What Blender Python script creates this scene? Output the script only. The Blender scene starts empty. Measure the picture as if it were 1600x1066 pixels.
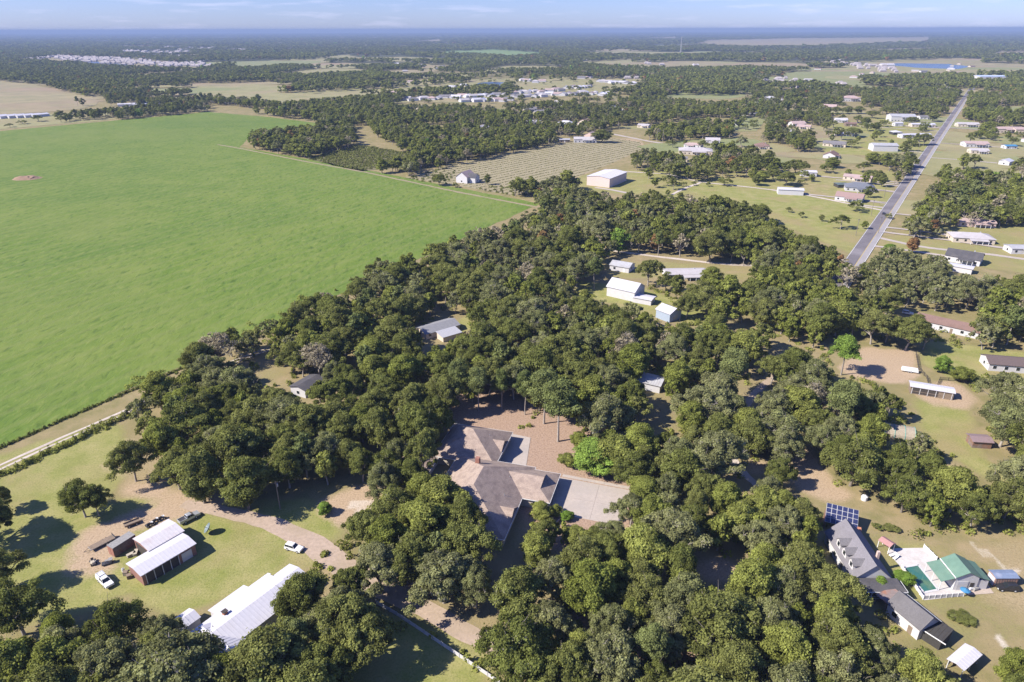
import bpy, math, random
import numpy as np
from mathutils import Vector, Matrix

# ------------------------------------------------------------------ scene, camera, light
S = bpy.context.scene
COL = S.collection
rnd = random.Random(7)
PW, PH = 1600.0, 1066.0
FPX = PW * 24 / 36
CX, CY, CAMH = 800.0, 533.0, 120.0
PITCH, ROLL = math.atan((CY - 46) / FPX), math.radians(.15)
fw = np.array([0, math.cos(PITCH), -math.sin(PITCH)])
up0 = np.array([0, math.sin(PITCH), math.cos(PITCH)])
r0 = np.array([1., 0, 0])
RV = math.cos(ROLL) * r0 - math.sin(ROLL) * up0
UV = math.sin(ROLL) * r0 + math.cos(ROLL) * up0
cam = bpy.data.cameras.new("camera")
cam.lens, cam.sensor_width, cam.clip_start, cam.clip_end = 24, 36, 1, 90000
co = bpy.data.objects.new("camera", cam)
COL.objects.link(co)
M = Matrix(((RV[0], UV[0], -fw[0], 0), (RV[1], UV[1], -fw[1], 0), (RV[2], UV[2], -fw[2], CAMH), (0, 0, 0, 1)))
co.matrix_world = M
S.camera = co

SUN_EL, SUN_AZ = 40.0, 254.5          # compass azimuth, clockwise from +Y (the view direction)
w = bpy.data.worlds.new("World")
S.world = w
w.use_nodes = True
nt = w.node_tree
nt.nodes.clear()
out = nt.nodes.new("ShaderNodeOutputWorld")
bg = nt.nodes.new("ShaderNodeBackground")
bg.inputs["Strength"].default_value = .05
sky = nt.nodes.new("ShaderNodeTexSky")
sky.sky_type = 'NISHITA'
sky.sun_disc = False
sky.sun_elevation, sky.sun_rotation = math.radians(SUN_EL), math.radians(SUN_AZ)
sky.altitude, sky.air_density, sky.dust_density, sky.ozone_density = 120, 1.0, .25, 4.0
tint = nt.nodes.new("ShaderNodeMix"); tint.data_type = 'RGBA'; tint.blend_type = 'MULTIPLY'
tint.inputs[0].default_value = 1
tint.inputs[7].default_value = (1.04, 1.20, 2.10, 1)
nt.links.new(sky.outputs[0], tint.inputs[6])
# thin fair-weather cloud streaks low over the horizon
tc = nt.nodes.new("ShaderNodeTexCoord")
mp = nt.nodes.new("ShaderNodeMapping"); mp.inputs["Scale"].default_value = (9, 9, 90)
nz = nt.nodes.new("ShaderNodeTexNoise"); nz.inputs["Scale"].default_value = 1.6; nz.inputs["Detail"].default_value = 6
rp = nt.nodes.new("ShaderNodeMapRange"); rp.inputs[1].default_value = .54; rp.inputs[2].default_value = .80
rp.inputs[3].default_value = 0; rp.inputs[4].default_value = .32
cl = nt.nodes.new("ShaderNodeMix"); cl.data_type = 'RGBA'; cl.inputs[7].default_value = (12.5, 12.2, 16, 1)
nt.links.new(tc.outputs["Generated"], mp.inputs[0]); nt.links.new(mp.outputs[0], nz.inputs["Vector"])
nt.links.new(nz.outputs["Fac"], rp.inputs[0]); nt.links.new(rp.outputs[0], cl.inputs[0])
nt.links.new(tint.outputs[2], cl.inputs[6]); nt.links.new(cl.outputs[2], bg.inputs[0])
nt.links.new(bg.outputs[0], out.inputs[0])

a = math.radians(SUN_AZ); e = math.radians(SUN_EL)
SD = Vector((math.sin(a) * math.cos(e), math.cos(a) * math.cos(e), math.sin(e)))
sl = bpy.data.lights.new("sun", 'SUN'); sl.energy = 5.0; sl.angle = math.radians(.5); sl.color = (1, .93, .82)
so = bpy.data.objects.new("sun", sl); so.rotation_euler = SD.to_track_quat('Z', 'Y').to_euler(); so.location = (0, 0, 300)
COL.objects.link(so)
vs = S.view_settings
vs.view_transform, vs.look, vs.exposure, vs.gamma = 'Standard', 'None', .82, 1
vs.use_curve_mapping = False
S.cycles.max_bounces = 6; S.cycles.diffuse_bounces = 1; S.cycles.glossy_bounces = 2
S.cycles.transmission_bounces = 3; S.cycles.volume_bounces = 0; S.cycles.transparent_max_bounces = 8
S.cycles.use_denoising = True

# ------------------------------------------------------------------ pixel <-> ground helpers
def gp(x, y, z=0.0):
    d = (x - CX) / FPX * RV - (y - CY) / FPX * UV + fw
    t = (z - CAMH) / d[2]
    return np.array([d[0] * t, d[1] * t])

def topx(P):
    """world points (N,3) -> photo pixels (N,2)"""
    q = np.asarray(P, float) - np.array([0, 0, CAMH])
    k = np.maximum(q @ fw, 1e-3)
    return np.stack([CX + FPX * (q @ RV) / k, CY - FPX * (q @ UV) / k], -1)

PAST = []
def inside(poly, X, Y):
    poly = np.asarray(poly, float)
    r = np.zeros(np.shape(X), bool)
    x0, y0 = poly[-1]
    for x1, y1 in poly:
        c = (y1 > Y) != (y0 > Y)
        with np.errstate(divide='ignore', invalid='ignore'):
            r ^= c & (X < (x0 - x1) * (Y - y1) / (y0 - y1 + 1e-12) + x1)
        x0, y0 = x1, y1
    return r

def px_rect(A, B, C, z):
    """eave edge A-B, opposite eave point C, all photo pixels at height z -> centre, length, width, angle"""
    a, b, c = gp(*A, z), gp(*B, z), gp(*C, z)
    d = b - a; L = np.hypot(*d); d /= L
    n = np.array([-d[1], d[0]])
    wd = (c - b) @ n
    return (a + b) / 2 + n * wd / 2, L, abs(wd), math.atan2(d[1], d[0])

# ------------------------------------------------------------------ materials
MATS = {}
def mat(name, col, rough=.8, var=.25, scale=2.0, metal=0.0, bump=0.0, col2=None, spec=.3, big=None, stretch=None):
    if name in MATS: return MATS[name]
    m = bpy.data.materials.new(name); m.use_nodes = True
    t = m.node_tree; p = t.nodes["Principled BSDF"]
    p.inputs["Roughness"].default_value = rough; p.inputs["Metallic"].default_value = metal
    p.inputs["Specular IOR Level"].default_value = spec
    g = t.nodes.new("ShaderNodeTexCoord")
    vec = g.outputs["Object"]
    if stretch:
        mm = t.nodes.new("ShaderNodeMapping"); mm.inputs["Scale"].default_value = stretch
        t.links.new(vec, mm.inputs[0]); vec = mm.outputs[0]
    n = t.nodes.new("ShaderNodeTexNoise"); n.inputs["Scale"].default_value = scale; n.inputs["Detail"].default_value = 5
    n.inputs["Roughness"].default_value = .65
    t.links.new(vec, n.inputs["Vector"])
    mx = t.nodes.new("ShaderNodeMix"); mx.data_type = 'RGBA'
    c2 = col2 or tuple(c * (1 - var) for c in col)
    lo = tuple(min(1, c * (1 + var * .5)) for c in col)
    mx.inputs[6].default_value = (*lo, 1); mx.inputs[7].default_value = (*c2, 1)
    r = t.nodes.new("ShaderNodeMapRange"); r.inputs[1].default_value = .3; r.inputs[2].default_value = .7
    t.links.new(n.outputs["Fac"], r.inputs[0]); t.links.new(r.outputs[0], mx.inputs[0])
    colout = mx.outputs[2]
    if big:                                    # slow wear / staining: (scale, colour, amount)
        n2 = t.nodes.new("ShaderNodeTexNoise"); n2.inputs["Scale"].default_value = big[0]; n2.inputs["Detail"].default_value = 4
        t.links.new(vec, n2.inputs["Vector"])
        r2 = t.nodes.new("ShaderNodeMapRange"); r2.inputs[1].default_value = .45; r2.inputs[2].default_value = .7; r2.inputs[4].default_value = big[2]
        t.links.new(n2.outputs["Fac"], r2.inputs[0])
        m2 = t.nodes.new("ShaderNodeMix"); m2.data_type = 'RGBA'; m2.inputs[7].default_value = (*big[1], 1)
        t.links.new(r2.outputs[0], m2.inputs[0]); t.links.new(colout, m2.inputs[6]); colout = m2.outputs[2]
    t.links.new(colout, p.inputs["Base Color"])
    if bump:
        b = t.nodes.new("ShaderNodeBump"); b.inputs["Strength"].default_value = 1; b.inputs["Distance"].default_value = bump
        t.links.new(n.outputs["Fac"], b.inputs["Height"]); t.links.new(b.outputs[0], p.inputs["Normal"])
    MATS[name] = m
    return m

def leafmat(name, col, alt, trans=.22, tip=(.20, .19, .15)):
    m = bpy.data.materials.new(name); m.use_nodes = True
    t = m.node_tree; t.nodes.clear()
    o = t.nodes.new("ShaderNodeOutputMaterial")
    at = t.nodes.new("ShaderNodeAttribute"); at.attribute_name = "tone"
    oi = t.nodes.new("ShaderNodeObjectInfo")
    m1 = t.nodes.new("ShaderNodeMix"); m1.data_type = 'RGBA'
    m1.inputs[6].default_value = (*col, 1); m1.inputs[7].default_value = (*alt, 1)
    t.links.new(oi.outputs["Random"], m1.inputs[0])
    # tone 0..1 : darker / lighter leaves, above 1: hanging moss and dry tips
    r = t.nodes.new("ShaderNodeMapRange"); r.inputs[1].default_value = 0; r.inputs[2].default_value = 1
    r.inputs[3].default_value = .5; r.inputs[4].default_value = 1.6
    t.links.new(at.outputs["Fac"], r.inputs[0])
    m2 = t.nodes.new("ShaderNodeMix"); m2.data_type = 'RGBA'; m2.blend_type = 'MULTIPLY'; m2.inputs[0].default_value = 1
    t.links.new(m1.outputs[2], m2.inputs[6]); t.links.new(r.outputs[0], m2.inputs[7])
    r3 = t.nodes.new("ShaderNodeMapRange"); r3.inputs[1].default_value = 1.4; r3.inputs[2].default_value = 1.6
    t.links.new(at.outputs["Fac"], r3.inputs[0])
    m3 = t.nodes.new("ShaderNodeMix"); m3.data_type = 'RGBA'; m3.inputs[7].default_value = (*tip, 1)
    t.links.new(r3.outputs[0], m3.inputs[0]); t.links.new(m2.outputs[2], m3.inputs[6])
    d = t.nodes.new("ShaderNodeBsdfDiffuse"); tr = t.nodes.new("ShaderNodeBsdfTranslucent"); mx = t.nodes.new("ShaderNodeAddShader")
    tm_ = t.nodes.new("ShaderNodeMix"); tm_.data_type = 'RGBA'; tm_.blend_type = 'MULTIPLY'; tm_.inputs[0].default_value = 1; tm_.inputs[7].default_value = (trans * 3, trans * 3, trans * 2, 1)
    t.links.new(m3.outputs[2], tm_.inputs[6])
    t.links.new(m3.outputs[2], d.inputs[0]); t.links.new(tm_.outputs[2], tr.inputs[0])
    t.links.new(d.outputs[0], mx.inputs[0]); t.links.new(tr.outputs[0], mx.inputs[1]); t.links.new(mx.outputs[0], o.inputs[0])
    MATS[name] = m
    return m

white_metal = mat("white_metal", (.56, .55, .60), .45, .08, 1.2, bump=.0, big=(.25, (.55, .52, .52), .35))
grey_metal = mat("grey_metal", (.42, .42, .44), .5, .15, 1.0, big=(.3, (.3, .28, .27), .5))
green_metal = mat("green_metal", (.14, .235, .18), .45, .12, 1.0, big=(.3, (.2, .3, .22), .5))
blue_metal = mat("blue_metal", (.19, .24, .35), .45, .15, 1.5, big=(.5, (.4, .42, .5), .6))
rust_metal = mat("rust_metal", (.22, .17, .15), .8, .3, 1.5, big=(.6, (.25, .11, .06), .8))
white_wall = mat("white_wall", (.56, .55, .57), .8, .06, 1.0, big=(.5, (.55, .52, .48), .3))
cream_wall = mat("cream_wall", (.60, .52, .43), .85, .1, 1.0, big=(.5, (.45, .38, .3), .3))
blue_wall = mat("blue_wall", (.33, .39, .48), .8, .1, 1.0)
brick_wall = mat("brick_wall", (.33, .16, .12), .9, .25, 4.0)
pink_wall = mat("pink_wall", (.62, .46, .40), .85, .12, 1.0)
grey_shingle = mat("grey_shingle", (.20, .19, .20), .9, .25, 3.0, big=(.25, (.14, .13, .13), .6))
dark_shingle = mat("dark_shingle", (.085, .082, .09), .9, .25, 3.0, big=(.3, (.13, .12, .12), .6))
tan_shingle = mat("tan_shingle", (.385, .30, .245), .9, .34, 3.0, bump=.03, big=(.5, (.235, .18, .152), .85), stretch=(1, 1, 2.5))
brown_shingle = mat("brown_shingle", (.24, .155, .13), .9, .25, 3.0, big=(.3, (.17, .11, .09), .6))
pink_shingle = mat("pink_shingle", (.44, .33, .31), .9, .15, 3.0, big=(.3, (.33, .26, .25), .6))
pale_shingle = mat("pale_shingle", (.46, .43, .44), .9, .15, 3.0, big=(.3, (.36, .33, .33), .6))
screen_cloth = mat("screen_cloth", (.055, .052, .05), .85, .2, 2.0)
glass = mat("glass", (.02, .025, .03), .08, .2, 1.0, spec=.6)
concrete = mat("concrete", (.44, .38, .335), .9, .14, .9, big=(.12, (.36, .32, .29), .7))
white_deck = mat("white_deck", (.58, .55, .53), .85, .12, 1.5, big=(.4, (.42, .37, .34), .6))
asphalt = mat("asphalt", (.165, .15, .16), .9, .2, 1.0, big=(.05, (.26, .24, .25), .7))
pale_lane = mat("pale_lane", (.33, .31, .31), .9, .15, 1.0, big=(.06, (.25, .23, .22), .5))
paint_white = mat("paint_white", (.75, .75, .74), .7, .05, 1.0)
paint_yellow = mat("paint_yellow", (.55, .4, .08), .7, .1, 1.0)
gravel = mat("gravel", (.55, .48, .42), .95, .2, 1.2, bump=.04, big=(.1, (.33, .27, .2), .7))
dirt = mat("dirt", (.42, .325, .25), .95, .2, 1.0, bump=.05, big=(.12, (.33, .26, .18), .7))
tan_field = mat("tan_field", (.31, .255, .14), .95, .2, .02, col2=(.20, .19, .09), big=(.004, (.29, .20, .14), .8))
straw_field = mat("straw_field", (.28, .255, .12), .95, .25, .03, col2=(.21, .205, .085), big=(.01, (.31, .24, .14), .7))
lawn_field = mat("lawn_field", (.215, .225, .095), .95, .25, .05, col2=(.175, .20, .075), big=(.02, (.26, .23, .11), .6))
lime_field = mat("lime_field", (.18, .24, .08), .95, .2, .02, col2=(.14, .21, .06))
bark = mat("bark", (.21, .18, .15), .95, .35, 2.0)
pale_bark = mat("pale_bark", (.34, .30, .265), .95, .3, 2.0)
wood = mat("wood", (.24, .185, .14), .9, .25, 2.0)
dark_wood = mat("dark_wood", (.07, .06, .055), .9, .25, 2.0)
terracotta = mat("terracotta", (.45, .2, .12), .9, .2, 2.0)
red_metal = mat("red_metal", (.27, .145, .125), .6, .15, 1.0)
car_white = mat("car_white", (.75, .75, .76), .25, .03, 1.0, spec=.5)
car_silver = mat("car_silver", (.5, .52, .55), .3, .05, 1.0, metal=.4, spec=.5)
car_dark = mat("car_dark", (.03, .03, .034), .25, .1, 1.0, spec=.5)
car_blue = mat("car_blue", (.06, .13, .33), .25, .05, 1.0, spec=.5)
tyre = mat("tyre", (.02, .02, .02), .9, .1, 1.0)
lamp_clear = mat("lamp_clear", (.8, .8, .75), .15, .03, 1.0, spec=.6)
solar = mat("solar_cell", (.032, .04, .105), .18, .15, 1.5, spec=.5)
alu = mat("aluminium", (.62, .62, .64), .4, .05, 1.0)
tarp_blue = mat("tarp_blue", (.06, .22, .40), .6, .1, 1.0)
teal = mat("teal_frame", (.12, .38, .34), .6, .1, 1.0)
tan_net = mat("tan_net", (.36, .31, .24), .95, .3, 3.0)
dry_earth = mat("dry_earth", (.30, .20, .13), .95, .3, .8)
grey_junk = mat("grey_junk", (.30, .29, .28), .7, .3, 2.0)
dark_junk = mat("dark_junk", (.06, .06, .07), .6, .3, 2.0)
beige_junk = mat("beige_junk", (.45, .4, .32), .7, .2, 2.0)

def water(name, col, rough=.06):
    m = mat(name, col, rough, .2, .05, spec=.5)
    return m
lake_water = water("lake_water", (.05, .06, .07), .2)
pool_water = mat("pool_water", (.045, .15, .125), .05, .25, .35, spec=.5, big=(.3, (.16, .24, .15), .7))

def field_mat():
    """mown green crop: fine tufted grain, slow drifts of tone"""
    m = bpy.data.materials.new("crop_grass"); m.use_nodes = True
    t = m.node_tree; p = t.nodes["Principled BSDF"]
    p.inputs["Roughness"].default_value = .9; p.inputs["Specular IOR Level"].default_value = .15
    g = t.nodes.new("ShaderNodeTexCoord")
    def noise(scale, det, rot=0, st=(1, 1, 1), dist=0):
        mm = t.nodes.new("ShaderNodeMapping"); mm.inputs["Rotation"].default_value = (0, 0, rot); mm.inputs["Scale"].default_value = st
        t.links.new(g.outputs["Object"], mm.inputs[0])
        n = t.nodes.new("ShaderNodeTexNoise"); n.inputs["Scale"].default_value = scale; n.inputs["Detail"].default_value = det
        n.inputs["Roughness"].default_value = .62; n.inputs["Distortion"].default_value = dist
        t.links.new(mm.outputs[0], n.inputs["Vector"]); return n.outputs["Fac"]
    fine = noise(.36, 7, math.radians(-35), (1.0, .42, 1), .5)
    mid = noise(.05, 6, math.radians(20), (1, .6, 1), .3)
    slow = noise(.011, 4, math.radians(61), (.45, 1, 1), .4)
    def mixc(fac, A, B, lo, hi, amt=1):
        r = t.nodes.new("ShaderNodeMapRange"); r.inputs[1].default_value = lo; r.inputs[2].default_value = hi; r.inputs[4].default_value = amt
        t.links.new(fac, r.inputs[0])
        x = t.nodes.new("ShaderNodeMix"); x.data_type = 'RGBA'; t.links.new(r.outputs[0], x.inputs[0])
        for s, v in ((6, A), (7, B)):
            if isinstance(v, tuple): x.inputs[s].default_value = (*v, 1)
            else: t.links.new(v, x.inputs[s])
        return x.outputs[2]
    c = mixc(mid, (.118, .182, .026), (.165, .212, .044), .35, .66)
    c = mixc(slow, c, (.095, .160, .026), .46, .64, .6)
    c = mixc(noise(.12, 5, math.radians(-30), (1, .3, 1), .4), c, (.085, .148, .020), .5, .68, .4)
    c = mixc(fine, c, (.055, .10, .016), .46, .32, .75)
    c = mixc(fine, c, (.20, .235, .062), .54, .70, .75)
    mm = t.nodes.new("ShaderNodeMapping"); mm.inputs["Rotation"].default_value = (0, 0, math.radians(29)); t.links.new(g.outputs["Object"], mm.inputs[0])
    wv = t.nodes.new("ShaderNodeTexWave"); wv.inputs["Scale"].default_value = .028; wv.inputs["Distortion"].default_value = 1.2; wv.inputs["Detail"].default_value = 3; wv.inputs["Detail Scale"].default_value = .6
    t.links.new(mm.outputs[0], wv.inputs["Vector"])
    c = mixc(wv.outputs["Fac"], c, (.175, .20, .065), .72, 1.0, .35)
    c = mixc(noise(.0055, 5, .4, (1, 1, 1), .8), c, (.17, .205, .05), .52, .7, .5)
    t.links.new(c, p.inputs["Base Color"])
    b = t.nodes.new("ShaderNodeBump"); b.inputs["Distance"].default_value = .5; b.inputs["Strength"].default_value = .7
    t.links.new(fine, b.inputs["Height"]); t.links.new(b.outputs[0], p.inputs["Normal"])
    return m
crop_grass = field_mat()

# ------------------------------------------------------------------ object helpers
def tag(o, label=None, cat=None, group=None, kind=None):
    if label: o["label"] = label
    if cat: o["category"] = cat
    if group: o["group"] = group
    if kind: o["kind"] = kind
    return o

def empty(name, loc, rz=0, label=None, cat=None, group=None, z=0.0):
    o = bpy.data.objects.new(name, None); COL.objects.link(o)
    o.location = (loc[0], loc[1], z); o.rotation_euler = (0, 0, rz); o.empty_display_size = .5
    return tag(o, label, cat, group)

def mesh(name, V, F, m, parent=None, smooth=False):
    me = bpy.data.meshes.new(name); me.from_pydata([tuple(map(float, v)) for v in V], [], [list(map(int, f)) for f in F])
    if m: me.materials.append(m)
    if smooth:
        for p in me.polygons: p.use_smooth = True
    o = bpy.data.objects.new(name, me); COL.objects.link(o)
    if parent: o.parent = parent
    return o

def np_mesh(name, V, F, mats, tone=None, midx=None):
    """V (N,3), F (M,4) numpy quads -> mesh datablock"""
    me = bpy.data.meshes.new(name)
    V = np.ascontiguousarray(V, np.float32); F = np.ascontiguousarray(F, np.int32)
    me.vertices.add(len(V)); me.vertices.foreach_set("co", V.ravel())
    me.loops.add(F.size); me.loops.foreach_set("vertex_index", F.ravel())
    me.polygons.add(len(F)); me.polygons.foreach_set("loop_start", np.arange(0, F.size, 4, dtype=np.int32))
    if midx is not None: me.polygons.foreach_set("material_index", np.asarray(midx, np.int32))
    for m in mats: me.materials.append(m)
    if tone is not None:
        at = me.attributes.new("tone", 'FLOAT', 'FACE'); at.data.foreach_set("value", np.asarray(tone, np.float32))
    me.update(calc_edges=True)
    return me

def box(x0, x1, y0, y1, z0, z1):
    V = [(x0, y0, z0), (x1, y0, z0), (x1, y1, z0), (x0, y1, z0), (x0, y0, z1), (x1, y0, z1), (x1, y1, z1), (x0, y1, z1)]
    F = [(3, 2, 1, 0), (4, 5, 6, 7), (0, 1, 5, 4), (1, 2, 6, 5), (2, 3, 7, 6), (3, 0, 4, 7)]
    return V, F

def frustum(b, t, z0, z1):
    V = [(b[0], b[2], z0), (b[1], b[2], z0), (b[1], b[3], z0), (b[0], b[3], z0), (t[0], t[2], z1), (t[1], t[2], z1), (t[1], t[3], z1), (t[0], t[3], z1)]
    return V, box(0, 1, 0, 1, 0, 1)[1]

def prism(prof, x0, x1):
    """profile [(y,z)] counter-clockwise, extruded along x"""
    n = len(prof)
    V = [(x0, y, z) for y, z in prof] + [(x1, y, z) for y, z in prof]
    F = [list(range(n))[::-1], list(range(n, 2 * n))] + [(i, (i + 1) % n, n + (i + 1) % n, n + i) for i in range(n)]
    return V, F

def prism_y(prof, y0, y1):
    V, F = prism(prof, y0, y1)
    return [(y, x, z) for x, y, z in V], [tuple(f[::-1]) for f in F]

def joinm(parts):
    V, F = [], []
    for v, f in parts:
        k = len(V); V += list(v); F += [tuple(i + k for i in q) for q in f]
    return V, F

def tube(path, rad, n=6):
    path = np.asarray(path, float); V, F = [], []
    for i, p in enumerate(path):
        d = path[min(i + 1, len(path) - 1)] - path[max(i - 1, 0)]
        d /= np.linalg.norm(d) + 1e-9
        s = np.cross(d, [0.31, .11, .95] if abs(d[2]) < .9 else [1, 0, 0]); s /= np.linalg.norm(s) + 1e-9
        u = np.cross(d, s)
        for k in range(n):
            t = 2 * math.pi * k / n
            V.append(p + rad[i] * (math.cos(t) * s + math.sin(t) * u))
    for i in range(len(path) - 1):
        for k in range(n):
            F.append((i * n + k, i * n + (k + 1) % n, (i + 1) * n + (k + 1) % n, (i + 1) * n + k))
    return V, F

def sheet(name, pts, z, m, label=None, px=True, jit=0.0, step=None):
    P = [gp(*p, z) if px else np.array(p, float) for p in pts]
    if jit:
        Q = []
        rg = np.random.default_rng(len(pts) * 31 + int(abs(P[0][0])))
        for i in range(len(P)):
            a, b = P[i], P[(i + 1) % len(P)]
            k = max(1, int(np.hypot(*(b - a)) / (step or jit * 3)))
            for j in range(k): Q.append(a + (b - a) * j / k + rg.normal(0, jit, 2))
        P = Q
    o = mesh(name, [(p[0], p[1], z) for p in P], [list(range(len(P)))], m)
    n = o.data.polygons[0].normal
    if n.z < 0: o.data.flip_normals()
    return tag(o, label, kind="structure")

def strip(name, pts, width, z, m, label=None, px=True, jit=0.0, parent=None, step=6.0):
    P = [gp(*p, z) if px else np.array(p, float) for p in pts]
    Q = [P[0]]
    for a, b in zip(P, P[1:]):
        k = max(1, int(np.hypot(*(b - a)) / step))
        Q += [a + (b - a) * (j + 1) / k for j in range(k)]
    Q = np.array(Q)
    for _ in range(3):
        if len(Q) > 4: Q[1:-1] = (Q[:-2] + 2 * Q[1:-1] + Q[2:]) / 4
    rg = np.random.default_rng(len(Q) + int(abs(Q[0][0])))
    V, F = [], []
    ws = width if isinstance(width, (list, tuple)) else [width, width]
    for i, p in enumerate(Q):
        d = Q[min(i + 1, len(Q) - 1)] - Q[max(0, i - 1)]; d = d / (np.hypot(*d) + 1e-9); n = np.array([-d[1], d[0]])
        wd = np.interp(i / (len(Q) - 1), np.linspace(0, 1, len(ws)), ws) / 2
        l, r = p + n * (wd + rg.normal(0, jit)), p - n * (wd + rg.normal(0, jit))
        V += [(l[0], l[1], z), (r[0], r[1], z)]
        if i: F.append((2 * i - 2, 2 * i - 1, 2 * i + 1, 2 * i))
    if parent is not None: return V, F
    return tag(mesh(name, V, F, m), label, kind="structure")

# ------------------------------------------------------------------ ground
def axis(lo, hi, st, far_lo, far_hi):
    mid = list(np.arange(lo, hi + st * .5, st))
    l, s = [], st
    x = lo
    while x > far_lo: s *= 1.32; x -= s; l.append(max(x, far_lo))
    r, s = [], st
    x = hi
    while x < far_hi: s *= 1.32; x += s; r.append(min(x, far_hi))
    return np.array(l[::-1] + mid + r)
GX, GY = axis(-300, 520, 2.5, -30000, 30000), axis(85, 760, 2.5, -600, 32000)
XX, YY = np.meshgrid(GX, GY)
GV = np.stack([XX, YY, np.zeros_like(XX)], -1).reshape(-1, 3)
gpx = topx(GV)
vis = (GV[:, 1] > 60) & (GV[:, 1] < 1300)
zone = np.zeros((len(GV), 4), np.float32)
def paint(ch, poly, amt):
    m_ = vis & inside(poly, gpx[:, 0], gpx[:, 1])
    zone[m_, ch] = amt
LAWN, DIRT, LITTER, SAND = 0, 1, 2, 3
paint(LITTER, [(195, 600), (280, 545), (430, 500), (560, 415), (715, 365), (800, 320), (1000, 300), (1330, 400), (1300, 560), (1240, 700), (1300, 900), (1400, 1100), (760, 1100), (560, 900), (600, 760), (400, 775), (270, 760)], .36)
for p, v in [([(-40, 720), (160, 660), (190, 655), (205, 700), (200, 745), (140, 800), (60, 850), (-40, 850)], .75),
             ([(60, 850), (150, 790), (230, 770), (300, 790), (520, 870), (440, 900), (280, 965), (200, 930), (130, 960), (-40, 1000), (-40, 840)], .8),
             ([(200, 915), (320, 806), (430, 830), (512, 882), (440, 890), (280, 962), (235, 940)], 1.0),
             ([(540, 930), (660, 985), (790, 1085), (500, 1120), (500, 1000)], 1.0),
             ([(640, 955), (800, 1035), (785, 1062), (630, 965)], .85),
             ([(375, 780), (500, 778), (545, 835), (520, 852), (400, 806)], .9),
             ([(890, 275), (985, 265), (1130, 270), (1400, 265), (1395, 325), (1335, 400), (1200, 345), (1130, 315), (1000, 305), (900, 300)], .62),
             ([(1060, 300), (1100, 290), (1240, 303), (1392, 330), (1372, 352), (1310, 360), (1150, 325)], 1.0),
             ([(1270, 200), (1330, 188), (1480, 178), (1455, 235), (1400, 245), (1290, 240)], .85),
             ([(1365, 375), (1450, 350), (1700, 340), (1700, 440), (1380, 400)], .55),
             ([(1440, 530), (1560, 545), (1700, 560), (1700, 600), (1500, 600), (1440, 570)], .8),
             ([(1420, 615), (1520, 640), (1530, 700), (1600, 760), (1700, 800), (1560, 760), (1440, 690)], .75),
             ([(890, 435), (1000, 450), (1110, 480), (1105, 515), (990, 490), (900, 460)], .8),
             ([(1270, 745), (1420, 845), (1700, 830), (1700, 1015), (1560, 1015), (1470, 1040), (1300, 880)], .36),
             ([(1400, 845), (1460, 850), (1450, 940), (1400, 930)], .8),
             ([(690, 525), (735, 485), (740, 510), (710, 540)], .9),
             ([(325, 575), (460, 565), (460, 610), (340, 615)], .4),
             ([(940, 405), (1200, 415), (1180, 440), (950, 435)], .5)]:
    paint(LAWN, p, v)
for p, v in [([(100, 850), (140, 822), (200, 800), (290, 785), (330, 793), (300, 812), (215, 830), (185, 860), (190, 895), (150, 905), (95, 900)], .8),
             ([(190, 745), (260, 758), (390, 778), (330, 798), (240, 790), (180, 775)], .75),
             ([(490, 785), (560, 752), (605, 762), (595, 800), (545, 832), (500, 812)], .8),
             ([(1305, 575), (1345, 543), (1430, 546), (1440, 590), (1400, 600), (1340, 595)], .9),
             ([(1415, 600), (1490, 595), (1535, 630), (1500, 645), (1440, 630)], .75),
             ([(1450, 845), (1700, 830), (1700, 1010), (1560, 960), (1500, 940), (1560, 880)], .45),
             ([(1235, 695), (1275, 700), (1290, 745), (1345, 775), (1290, 790), (1240, 760)], .9),
             ([(1080, 885), (1120, 865), (1155, 880), (1155, 915), (1080, 910)], .9),
             ([(1160, 715), (1205, 712), (1205, 740), (1165, 745)], .7),
             ([(1180, 260), (1330, 262), (1320, 310), (1200, 305)], .35),
             ([(630, 275), (870, 222), (1000, 215), (1010, 232), (840, 305), (720, 292)], .7),
             ([(140, 735), (215, 660), (280, 690), (270, 745), (200, 760)], .45)]:
    paint(DIRT, p, v)
for p, v in [([(690, 590), (840, 600), (930, 640), (920, 720), (1000, 755), (1050, 800), (1050, 880), (960, 890), (860, 850), (700, 660)], 1.0),
             ([(560, 880), (640, 900), (660, 940), (560, 905)], .9), ([(900, 940), (1150, 980), (1300, 1066), (900, 1100)], .8)]:
    paint(LITTER, p, v)
Z = zone.reshape(XX.shape + (4,))
for _ in range(2):                                       # soften the borders
    Z[1:-1, 1:-1] = (Z[1:-1, 1:-1] * 2 + Z[:-2, 1:-1] + Z[2:, 1:-1] + Z[1:-1, :-2] + Z[1:-1, 2:]) / 6
zone = np.ascontiguousarray(Z.reshape(-1, 4))
for p, v in [([(1540, 987), (1560, 983), (1586, 1006), (1572, 1014), (1552, 1008)], .68), ([(1500, 843), (1530, 850), (1592, 893), (1570, 896), (1525, 865)], .48),
             ([(545, 775), (592, 782), (588, 798), (560, 806), (545, 795)], .5)]:
    paint(SAND, p, v)
Z = zone.reshape(XX.shape + (4,))
ny, nx = XX.shape
I = np.arange(nx * ny).reshape(ny, nx)
GF = np.stack([I[:-1, :-1], I[:-1, 1:], I[1:, 1:], I[1:, :-1]], -1).reshape(-1, 4)

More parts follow.
